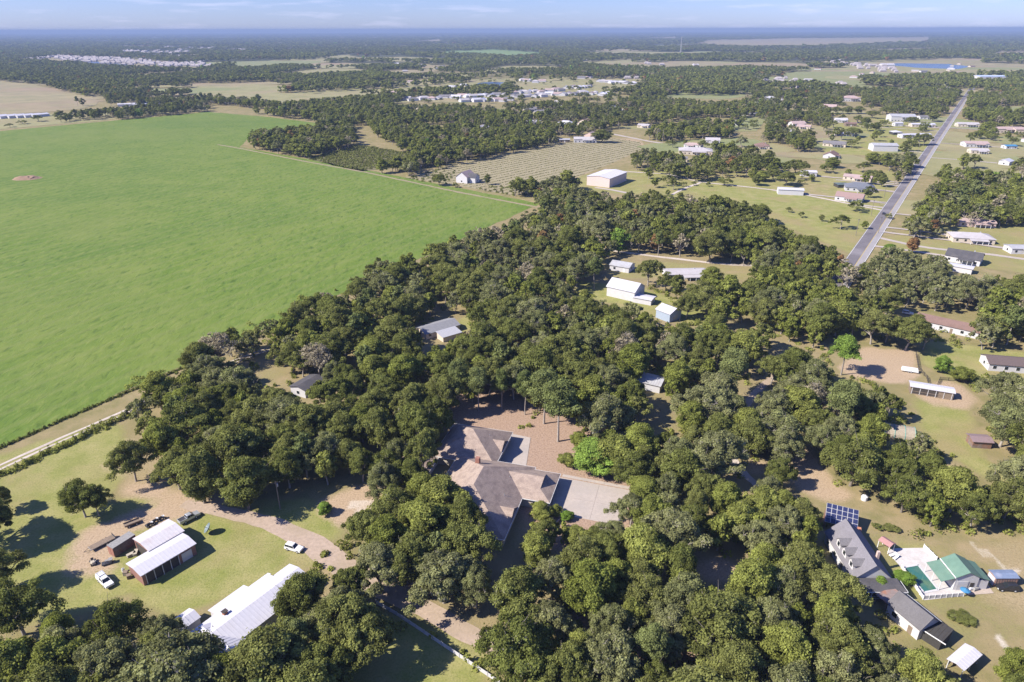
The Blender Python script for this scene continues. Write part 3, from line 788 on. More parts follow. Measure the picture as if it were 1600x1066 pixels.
vehicle("parked_car", "blue car in shade at the edge of the warehouse meadow", "car", gp(1160, 338), math.radians(10), 'sedan', car_blue)
vehicle("parked_car", "white van parked under trees by the brown ranch house", "car", gp(1418, 491), math.radians(-30), 'suv', car_white)
vehicle("moving_car", "dark car driving along the country road", "car", RA + rd * 120 + rn * 1.5, math.atan2(rd[1], rd[0]), 'sedan', car_dark)

c, L, W, ang = px_rect((145, 858), (180, 840), (176, 835), .8)
tr = empty("flatbed_trailer", c, ang, "grey flatbed trailer parked left of the rusty container", "trailer")
mesh("bed", *box(-3.2, 2.8, -1.05, 1.05, .62, .74), grey_junk, tr)
for i in range(9): mesh("plank", *box(-3.1 + i * .64, -2.5 + i * .64, -1.0, 1.0, .74, .78), wood, tr)
mesh("drawbar", *tube([(-3.2, -.6, .6), (-4.6, 0, .55), (-3.2, .6, .6)], [.06] * 3, 5), dark_junk, tr)
mesh("front_rail", *joinm([box(2.7, 2.8, -1.05, 1.05, .74, 1.3)]), dark_junk, tr)
wheels(tr, (.5, 1.3), 1.2, .34)
def clutter(name, label, cat, px, ang, parts):
    r = empty(name, gp(*px), math.radians(ang), label, cat)
    for n, b, m in parts: mesh(n, *(box(*b) if len(b) == 6 else frustum(b[0], b[1], b[2], b[3])), m, r)
    return r
mo = clutter("riding_mower", "beige ride-on mower left of the white capped pickup", "mower", (146, 880), -50, [("deck", (-.9, .9, -.65, .65, .3, .5), beige_junk), ("hood", ((.1, 1.3, -.4, .4), (.15, 1.15, -.3, .3), .45, 1.0), beige_junk), ("seat", (-.7, -.2, -.3, .3, .6, .8), dark_junk), ("backrest", (-.75, -.62, -.3, .3, .8, 1.2), dark_junk), ("steering_wheel", (.0, .08, -.2, .2, 1.1, 1.18), dark_junk)])
wheels(mo, (.85, -.7), .6, .3)
wc = clutter("wooden_cart", "tan wooden cart in shade above the rusty container", "cart", (207, 820), 40, [("bed", (-1.9, 1.9, -.8, .8, .5, .62), wood), ("side_board", (-1.9, 1.9, -.84, -.78, .62, 1.0), wood), ("side_board", (-1.9, 1.9, .78, .84, .62, 1.0), wood), ("handle", (1.9, 3.2, -.05, .05, .5, .58), dark_wood)])
wheels(wc, (.9, -.9), .9, .32)
clutter("machine_part", "dark grey machine lying in front of the container", "machine", (168, 881), 30, [("frame", (-1.2, 1.2, -.7, .7, .25, .5), dark_junk), ("motor", ((-.5, .6, -.4, .4), (-.4, .5, -.3, .3), .5, 1.1), grey_junk), ("hopper", ((.6, 1.1, -.4, .4), (.4, 1.3, -.6, .6), .5, 1.2), grey_junk)])
for k, (p, a_, l) in enumerate([((234, 822), 50, "dark quad bike nearest the smaller white roof"), ((243, 816), 58, "dark quad bike between two others behind the barn"), ((252, 812), 46, "dark quad bike nearest the silver pickup")]):
    q = clutter("quad_bike", l, "quad bike", p, a_, [("body", ((-.9, .9, -.35, .35), (-.7, .7, -.25, .25), .45, .85), dark_junk), ("seat", (-.6, .2, -.18, .18, .85, .98), car_dark), ("handlebar", (.35, .42, -.45, .45, 1.05, 1.12), alu), ("rack", (.55, .95, -.4, .4, .9, .94), alu)])
    q["group"] = "quad bikes behind the barn"; wheels(q, (.65, -.65), .5, .32, .26)
for k, (p, l) in enumerate([((206, 868), "stack of pale boards in the gap beside the barn"), ((213, 865), "broken pallet stack against the barn's left wall")]):
    r = empty("board_stack", gp(*p), .8 + k, l, "boards")
    for i in range(5): mesh("board", *box(-1.1 + .1 * (i % 2), 1.0, -.5 + .02 * i, .5, .05 + .14 * i, .16 + .14 * i), wood if i % 2 else beige_junk, r)
for p, l, m_ in [((193, 893), "white drum by the barn's red end wall", car_white), ((197, 898), "pale crate by the barn's red end wall", beige_junk), ((202, 903), "tan crate at the barn's front corner", wood)]:
    r = empty("drum" if "drum" in l else "crate", gp(*p), rnd.random(), l, "drum" if "drum" in l else "crate")
    if "drum" in l:
        V, F = tube([(0, 0, .02), (0, 0, .9)], [.35, .35], 12); F += [list(range(11, -1, -1)), list(range(12, 24))]
        mesh("body", V, F, m_, r); mesh("lid", *frustum((-.25, .25, -.25, .25), (-.2, .2, -.2, .2), .9, .97), grey_junk, r)
    else:
        for i in range(4): mesh("slat", *box(-.5, .5, -.5, .5, .04 + .22 * i, .22 + .22 * i), m_, r)
        mesh("lid", *box(-.52, .52, -.52, .52, .93, .97), wood, r)
sd = empty("satellite_dish", gp(328, 833), math.radians(200), "satellite dish on a low tripod in the grass by the barn", "satellite dish")
ring = [(0.0, 0.0)] + [(r_, r_ * r_ * .28) for r_ in (.5, 1.0, 1.4)]
V, F = [], []
for r_, d_ in ring[1:]:
    for k in range(14):
        t_ = k * math.tau / 14; V.append((r_ * math.cos(t_), r_ * math.sin(t_), d_))
F = [list(range(14))] + [(i * 14 + k, i * 14 + (k + 1) % 14, (i + 1) * 14 + (k + 1) % 14, (i + 1) * 14 + k) for i in range(2) for k in range(14)]
Rm = Matrix.Rotation(math.radians(50), 4, 'Y'); V = [tuple(Rm @ Vector(v) + Vector((0, 0, 1.5))) for v in V]
mesh("dish", V, F, mat("dish_teal", (.17, .22, .24), .5, .15), sd)
mesh("feed_horn", *tube([tuple(Rm @ Vector((0, 0, 0)) + Vector((0, 0, 1.5))), tuple(Rm @ Vector((0, 0, 1.3)) + Vector((0, 0, 1.5)))], [.05, .08]), grey_metal, sd)
for k in range(3): mesh("leg", *tube([(0, 0, 1.4), (1.0 * math.cos(k * 2.1), 1.0 * math.sin(k * 2.1), 0)], [.05, .05], 5), dark_junk, sd)

# sprawling white metal-roofed house, lower left
WA = math.radians(55.5)
wo = gp(378, 960, 4.5)
wh = empty("white_house", wo, WA, "sprawling house with bright white metal roofs near the bottom edge", "house")
def wwing(u0, u1, v0, v1, h, pitch, axis_='u', kind='gable'):
    cu, cv = (u0 + u1) / 2, (v0 + v1) / 2
    L, W = (u1 - u0, v1 - v0) if axis_ == 'u' else (v1 - v0, u1 - u0)
    p = math.radians(pitch)
    def tr_(V): return [(x + cu, y + cv, z) for x, y, z in V] if axis_ == 'u' else [(-y + cu, x + cv, z) for x, y, z in V]
    V, F = wall_shell(L - .8, W - .8, h, p, kind); mesh("wall", tr_(V), F, white_wall, wh)
    V, F = (gable_roof if kind == 'gable' else hip_roof if kind == 'hip' else shed_roof)(L - .8, W - .8, h, p, .4)
    r = mesh("roof", tr_(V), F, white_metal, wh)
    if kind == 'gable':
        s = seams(wh, L - .8, W - .8, h, p, .4, white_metal); s.parent = r
        co_ = np.array([v.co for v in s.data.vertices]); co_ = np.array(tr_(co_)); s.data.vertices.foreach_set("co", co_.astype(np.float32).ravel())
wwing(-10.7, 11.2, -5.4, 5.2, 4.15, 14.5)
def lean(u0, u1, v0, v1, z0, z1):
    """low wing carrying the main slope on towards the lawn"""
    V, F = box(u0 + .3, u1 - .3, v0 - .2, v1 - .4, 0, min(z0, z1) - .12); mesh("wall", V, F, white_wall, wh)
    V, F = prism([(v0, z0), (v1, z1), (v1, z1 + .15), (v0, z0 + .15)], u0, u1); r = mesh("roof", V, F, white_metal, wh)
    g = [box(x - .04, x + .04, 0, 1, 0, 1) for x in np.arange(u0 + .8, u1, .9)]
    for v, f in g:
        for i, (x, y, z) in enumerate(v): v[i] = (x, v0 + (v1 - v0) * y, z0 + (z1 - z0) * y + .14 + .06 * z)
    tag(mesh("roof_seam", *joinm(g), white_metal, r), kind="stuff")
lean(-3.0, 6.2, 5.15, 8.3, 4.0, 3.22)
lean(6.23, 11.6, 5.15, 6.4, 4.0, 3.68)
wwing(11.25, 16.6, -2.0, 4.9, 3.5, 12)
wwing(-11.3, -3.2, -7.0, 3.5, 3.9, 21, 'v')
mesh("roof_vent", *joinm([box(-2.6, -1.7, 2.4, 3.2, 4.6, 5.6)]), terracotta, wh)
mesh("vent_cap", *box(-2.75, -1.55, 2.25, 3.35, 5.6, 5.72), dark_wood, wh)
for u in (-1.5, 1.5, 4.5, 8.5): 
    f = mesh("window", *box(u - .6, u + .6, 7.85 if u < 6 else 5.95, 7.95 if u < 6 else 6.05, 1.0, 2.2), paint_white, wh)
    mesh("pane", *box(u - .5, u + .5, 7.9 if u < 6 else 6.0, 7.98 if u < 6 else 6.08, 1.1, 2.1), glass, f)
mesh("step", *box(-4.6, -3.1, 5.3, 6.8, 0, .3), wood, wh)
c_ = gp(288, 968, 2.5)
building("garden_shed", "small bluish-white gable shed beside the sprawling white house", "shed", c_, 4.6, 4.0, WA, h=2.3, pitch=20, rm=white_metal, wm=white_wall, ov=.25, wins=False, metal=True)

# ---- right-hand property --------------------------------------------------------------------
RO, RAng = gp(1335, 832, 7.5), math.radians(-91)
ru = np.array([math.cos(RAng), math.sin(RAng)]); rv = np.array([-ru[1], ru[0]])
gh = building("grey_house", "grey-shingled house with three white dormers beside the pool", "house", RO + ru * 2.9 + rv * .3, 16.0, 8.6, RAng, h=3.3, pitch=42, rm=mat("blue_grey_shingle", (.20, .19, .21), .9, .2, 3.0, big=(.25, (.145, .135, .145), .5)), wm=white_wall, ov=.4, near=True, chim=None)
for u in (-2.0, 1.2, 5.0):                      # dormers look left, away from the pool
    d = mesh("dormer", *prism_y([(u - 1.05, 3.5), (u + 1.05, 3.5), (u + 1.05, 5.3), (u, 6.25), (u - 1.05, 5.3)], -3.95, -1.4), white_wall, gh)
    mesh("dormer_roof", *prism_y([(u - 1.35, 5.12), (u, 6.33), (u + 1.35, 5.12), (u + 1.35, 5.27), (u, 6.5), (u - 1.35, 5.27)], -4.2, -1.2), grey_shingle, d)
    mesh("dormer_window", *box(u - .45, u + .45, -4.02, -3.9, 4.2, 5.3), glass, d)
po = empty("porch", RO + ru * 12.2 + rv * 1.3, RAng, "dark-roofed porch with white posts at the grey house's near end", "porch")
V, F = frustum((-1.0, 2.6, -5.4, 5.4), (-1.0, 1.0, -4.4, 4.4), 2.75, 3.55); mesh("roof", V, F, dark_shingle, po)
mesh("fascia", *joinm([box(2.6, 2.68, -5.4, 5.4, 2.6, 2.8), box(-1, 2.6, 5.4, 5.48, 2.6, 2.8)]), paint_white, po)
mesh("floor", *box(-1, 2.5, -5.2, 5.2, 0, .35), wood, po)
mesh("screen_wall", *box(-.95, -.85, -5, 5, .35, 2.74), white_wall, po)
for i in range(5): mesh("post", *box(2.3, 2.45, -5.2 + i * 2.56, -5.05 + i * 2.56, .35, 2.75), paint_white, po)
mesh("railing", *joinm([box(2.34, 2.4, -5.1, 5.1, 1.2, 1.28), box(2.34, 2.4, -5.1, 5.1, .6, .68)]), paint_white, po)
mesh("chimney", *box(2.0, 2.6, 3.2, 3.8, 3.6, 6.2), pink_wall, gh)
# solar-panelled shelter
c, L, W, ang = px_rect((1289.6, 811), (1341, 824), (1342, 801.6), 3.4)
sp = empty("solar_shelter", c, ang, "tilted solar panel shelter above the dormered house", "solar shelter")
til = Matrix.Rotation(math.radians(16), 4, 'X')
def tl(V, z=3.4): return [tuple(til @ Vector((x, y, zz)) + Vector((0, 0, z))) for x, y, zz in V]
V, F = box(-L / 2, L / 2, -W / 2, W / 2, -.12, 0); mesh("roof_frame", tl(V), F, grey_metal, sp)
for i in range(6):
    for j in range(4):
        x0, y0 = -L / 2 + L * i / 6, -W / 2 + W * j / 4
        V, F = box(x0 + .1, x0 + L / 6 - .1, y0 + .1, y0 + W / 4 - .1, .01, .06); mesh("solar_panel", tl(V), F, solar, sp)
for x in (-L / 2 + .3, 0, L / 2 - .3):
    for y in (-W / 2 + .4, W / 2 - .4):
        mesh("post", *box(x - .08, x + .08, y - .08, y + .08, 0, 3.3 + y * math.tan(math.radians(16))), wood, sp)
mesh("end_wall", *box(-L / 2 - .05, -L / 2 + .06, -W / 2 + .3, W / 2 - .3, 0, 2.4), red_metal, sp)
bt = empty("lean_to_roof", gp(1331, 828, 2.2), math.radians(-20), "small terracotta lean-to roof under the solar shelter", "lean-to")
mesh("roof", *prism([(-1.0, 2.2), (1.0, 2.7), (1.0, 2.82), (-1.0, 2.32)], -2.2, 2.2), terracotta, bt)
for x in (-2, 2): mesh("post", *box(x - .07, x + .07, -.8, -.66, 0, 2.24), wood, bt)
# pool
sheet("pool_deck", [(1386, 862), (1394, 857), (1443, 856), (1464, 876), (1455, 882), (1503, 908), (1506, 931), (1444, 938), (1438, 930), (1409, 888)], .07, white_deck, "white pool deck between grey house and green garage")
pool = empty("swimming_pool", gp(1440, 905), 0, "long rectangular green-blue swimming pool in the white deck", "pool")
PP = [gp(*p) - gp(1440, 905) for p in ((1410, 887.5), (1434.5, 883), (1466, 922), (1443.5, 926.5))]
mesh("water", [(p[0], p[1], .09) for p in PP[::-1]], [(0, 1, 2, 3)], pool_water, pool)
if pool.children[0].data.polygons[0].normal.z < 0: pool.children[0].data.flip_normals()
for i in range(4):
    p, q = PP[i], PP[(i + 1) % 4]; d = (q - p) / np.hypot(*(q - p)); n = np.array([-d[1], d[0]]) * .25
    V = [(*(p - n), .03), (*(q - n), .03), (*(q + n), .03), (*(p + n), .03), (*(p - n), .16), (*(q - n), .16), (*(q + n), .16), (*(p + n), .16)]
    mesh("coping", V, box(0, 1, 0, 1, 0, 1)[1], white_wall, pool)
def fence_run(name, label, pts, ht, bay, m, pm, group=None, panel=True, cat="fence", rails=3):
    P = [gp(*p) for p in pts]; r = empty(name, P[0], 0, label, cat, group)
    for a, b in zip(P, P[1:]):
        n = max(1, round(np.hypot(*(b - a)) / bay)); d = (b - a) / np.hypot(*(b - a)); an = math.atan2(d[1], d[0])
        for i in range(n + 1):
            q = a + (b - a) * i / n - P[0]
            if i or a is P[0]:
                o = mesh("post", *box(-.08, .08, -.08, .08, 0, ht + .12), pm, r); o.location = (q[0], q[1], 0); o.rotation_euler.z = an
            if i < n:
                ln = np.hypot(*(b - a)) / n
                if panel: o = mesh("panel", *box(.09, ln - .09, -.025, .025, .08, ht), m, r)
                else: o = mesh("rails", *joinm([box(.05, ln - .05, -.03, .03, ht * (k + .8) / rails - .07, ht * (k + .8) / rails + .07) for k in range(rails)]), m, r)
                o.location = (q[0], q[1], 0); o.rotation_euler.z = an
    return r
fence_run("pool_fence", "white panel fence along the pool's left and near sides", [(1408, 888), (1442, 937), (1505, 932)], 1.1, 1.5, white_wall, paint_white)
fence_run("pool_fence", "white fence along the far side of the pool deck", [(1443, 856), (1463, 876)], 1.1, 1.5, white_wall, paint_white)
ps = empty("pool_gazebo", gp(1383, 858), math.radians(-60), "small red-roofed shelter beside the pool deck", "shelter")
mesh("roof", *prism([(-1.3, 2.2), (0, 2.75), (1.3, 2.2), (1.3, 2.32), (0, 2.88), (-1.3, 2.32)], -1.6, 1.6), mat("faded_red", (.40, .22, .21), .8, .15), ps)
for x in (-1.4, 1.4):
    for y in (-1.1, 1.1): mesh("post", *box(x - .07, x + .07, y - .07, y + .07, 0, 2.25), paint_white, ps)
for p, a_, l in [((1394, 869), 20, "white pool lounger nearest the red shelter"), ((1399, 873), 35, "white pool lounger second from the red shelter")]:
    r = empty("pool_lounger", gp(*p), math.radians(a_), l, "lounger", "loungers on the pool deck", .07)
    mesh("seat", *box(-.9, .5, -.32, .32, .28, .36), paint_white, r)
    V, F = prism([(-.32, 0), (.32, 0), (.32, .06), (-.32, .06)], 0, .7); mesh("backrest", [(.5 + x * .8, y, .33 + x * .6 + z) for x, y, z in V], F, paint_white, r)
    for x in (-.8, .4):
        for y in (-.28, .28): mesh("leg", *box(x - .03, x + .03, y - .03, y + .03, 0, .28), paint_white, r)
# green garage
gg = empty("green_garage", (105.9, 124.3), 0, "garage with green metal roof and awning beside the pool", "garage")
def ax(prof, y0, y1): return prism_y(prof, y0, y1)
V, F = ax([(-2.7, 0), (2.7, 0), (2.7, 3.9), (0, 5.3), (-2.7, 3.9)], -2.9, 3.0); mesh("wall", V, F, white_wall, gg)
V, F = ax([(-3.0, 3.85), (0, 5.4), (3.0, 3.85), (3.0, 4.0), (0, 5.56), (-3.0, 4.0)], -3.2, 3.3); mesh("roof", V, F, green_metal, gg)
mesh("ridge_trim", *joinm([box(-3.12, -3.0, -3.2, 3.3, 3.84, 4.05)]), paint_white, gg)
V, F = ax([(-6.1, 2.75), (-3.15, 3.65), (-3.15, 3.75), (-6.1, 2.85)], -3.1, 3.2); mesh("awning", V, F, green_metal, gg)
for y in (-2.9, 0, 3.0): mesh("post", *box(-6.0, -5.88, y - .06, y + .06, 0, 2.78), paint_white, gg)
V, F = ax([(3.05, 3.6), (5.6, 2.75), (5.6, 2.86), (3.05, 3.72)], -2.9, 3.3); mesh("lean_to_roof", V, F, green_metal, gg)
mesh("lean_to_wall", *box(2.75, 5.3, -2.7, 3.0, 0, 2.78), white_wall, gg)
gd = mesh("garage_door", *box(-2.2, .5, -2.98, -2.88, .02, 2.7), grey_metal, gg)
for i in range(5): mesh("panel", *box(-2.1, .4, -3.02, -2.97, .12 + i * .52, .58 + i * .52), white_wall, gd)
mesh("door", *box(1.0, 1.9, -2.98, -2.88, .02, 2.2), dark_wood, gg)
sheet("garage_apron", [(1497, 918), (1543, 913), (1553, 927), (1512, 930)], .09, mat("apron_concrete", (.46, .38, .32), .9, .15), "tan concrete apron in front of the green garage")
for p, l, m_ in [((1527, 916), "black covered grill against the garage wall", dark_junk), ((1516, 921), "white cooler on the garage apron", car_white), ((1523, 922), "grey tool box on the garage apron", grey_junk)]:
    r = empty(l.split()[1 if "cooler" in l else 2] if "tool" not in l else "tool_box", gp(*p), .3, l, "grill" if "grill" in l else "box", None, .09)
    k = 1.5 if "grill" in l else .7
    mesh("body", *box(-k, k, -.45, .45, .1, .8 * k), m_, r); mesh("lid", *frustum((-k, k, -.46, .46), (-k * .8, k * .8, -.3, .3), .8 * k, .8 * k + .25), m_, r)
um = empty("beach_umbrella", gp(1505, 931), .2, "bright blue umbrella at the corner of the pool fence", "umbrella")
V, F = [(0, 0, 2.25)] + [(1.1 * math.cos(k * math.tau / 8), 1.1 * math.sin(k * math.tau / 8), 1.75) for k in range(8)], [(0, 1 + k, 1 + (k + 1) % 8) for k in range(8)]
cp = mesh("canopy", V, F, tarp_blue, um); sm = cp.modifiers.new("s", 'SOLIDIFY'); sm.thickness = .03
mesh("pole", *tube([(0, 0, 0), (0, 0, 2.25)], [.03, .03]), alu, um)
c, L, W, ang = (116.2, 123.8), 5.4, 2.6, .0
bs = empty("blue_shed", c, 0.0, "rusty container shed with blue metal roof beside the green garage", "shed")
mesh("wall", *box(-L / 2, L / 2, -W / 2, W / 2, 0, 2.5), mat("pinkish_rust", (.36, .22, .18), .85, .25, 1.5, big=(.7, (.28, .15, .1), .7)), bs)
mesh("roof", *prism([(-W / 2 - .15, 2.5), (0, 2.8), (W / 2 + .15, 2.5), (W / 2 + .15, 2.6), (0, 2.92), (-W / 2 - .15, 2.6)], -L / 2 - .15, L / 2 + .15), blue_metal, bs)
for i in range(9): mesh("rib", *box(-L / 2 + .3 + i * .6 - .06, -L / 2 + .3 + i * .6 + .06, -W / 2 - .07, -W / 2 - .01, .1, 2.4), rust_metal, bs)
mesh("end_door", *box(-L / 2 - .08, -L / 2, -W / 2 + .2, W / 2 - .2, .05, 2.3), white_wall, bs)
# grey gabled cottage, black screen shed, white carport
cot = building("grey_cottage", "grey-roofed white gable cottage below the pool", "house", (88.2, 111.8), 8.0, 5.8, math.radians(-67.5), h=3.2, pitch=37, rm=mat("cottage_shingle", (.145, .138, .145), .9, .2, 3.0, big=(.25, (.105, .10, .105), .6)), wm=white_wall, ov=.3, near=True)
mesh("gutter", *box(-4.3, 4.3, 3.25, 3.4, 2.9, 3.05), paint_white, cot)
ra = empty("lean_to", gp(1393, 933, 2.8), math.radians(-67.5), "rust-stained flat lean-to roof at the cottage's far end", "lean-to")
mesh("roof", *prism([(-2.6, 2.7), (2.6, 3.0), (2.6, 3.12), (-2.6, 2.82)], -2.0, 1.0), mat("rust_stained", (.25, .2, .19), .9, .25, 1.0, big=(.5, (.36, .15, .08), .9)), ra)
for x in (-1.8, .8):
    for y in (-2.4, 2.4): mesh("post", *box(x - .08, x + .08, y - .08, y + .08, 0, 2.75), wood, ra)
sc_ = empty("screen_shed", (91.2, 107.2), math.radians(-55), "black mesh-covered shed in front of the grey cottage", "shed")
mesh("wall", *prism([(-2.4, 0), (2.3, 0), (2.3, 3.0), (-2.4, 2.4)], -1.8, 1.8), screen_cloth, sc_)
mesh("roof", *prism([(-2.5, 2.42), (2.4, 3.05), (2.4, 3.15), (-2.5, 2.52)], -1.95, 1.95), screen_cloth, sc_)
mesh("roof_edge", *prism([(-2.58, 2.44), (-2.46, 2.46), (-2.46, 2.62), (-2.58, 2.6)], -1.95, 2.7), paint_white, sc_)
for i in range(5): mesh("roof_batten", *prism([(-2.4, 2.54), (2.35, 3.15), (2.35, 3.21), (-2.4, 2.6)], -1.7 + i * .8, -1.64 + i * .8), dark_wood, sc_)
c, L, W, ang = px_rect((1508, 1048), (1536, 1023), (1509, 1003), 2.8)
cpt = empty("carport", c, ang, "open white metal carport at the lower right", "carport")
mesh("roof", *gable_roof(L - .4, W - .6, 2.6, math.radians(13), .25), white_metal, cpt); seams(cpt, L - .4, W - .6, 2.6, math.radians(13), .25, white_metal)
for x in (-L / 2 + .3, 0, L / 2 - .3):
    for y in (-W / 2 + .4, W / 2 - .4): mesh("post", *box(x - .06, x + .06, y - .06, y + .06, 0, 2.62), alu, cpt)
mesh("side_panel", *box(-L / 2 + .3, L / 2 - .3, W / 2 - .45, W / 2 - .35, .9, 2.6), white_metal, cpt)
for p, a_, l in [((1490, 1036), .4, "brown crate under the white carport's left end"), ((1498, 1041), 1.0, "tan crate under the white carport's front edge")]:
    r = empty("crate", gp(*p), a_, l, "crate", "crates under the white carport")
    for i in range(4): mesh("slat", *box(-.5, .5, -.5, .5, .03 + .22 * i, .21 + .22 * i), wood, r)
    mesh("lid", *box(-.52, .52, -.52, .52, .9, .95), beige_junk, r)
wb = empty("water_tank", gp(1350, 781), 0, "white round-topped tank on the lawn above the solar shelter", "tank")
V, F = tube([(0, 0, .02), (0, 0, 1.2), (0, 0, 1.6)], [.85, .85, .3], 12); F += [list(range(24, 36))]; mesh("body", V, F, car_white, wb); mesh("lid", *tube([(0, 0, 1.6), (0, 0, 1.72)], [.25, .2], 10), grey_junk, wb)

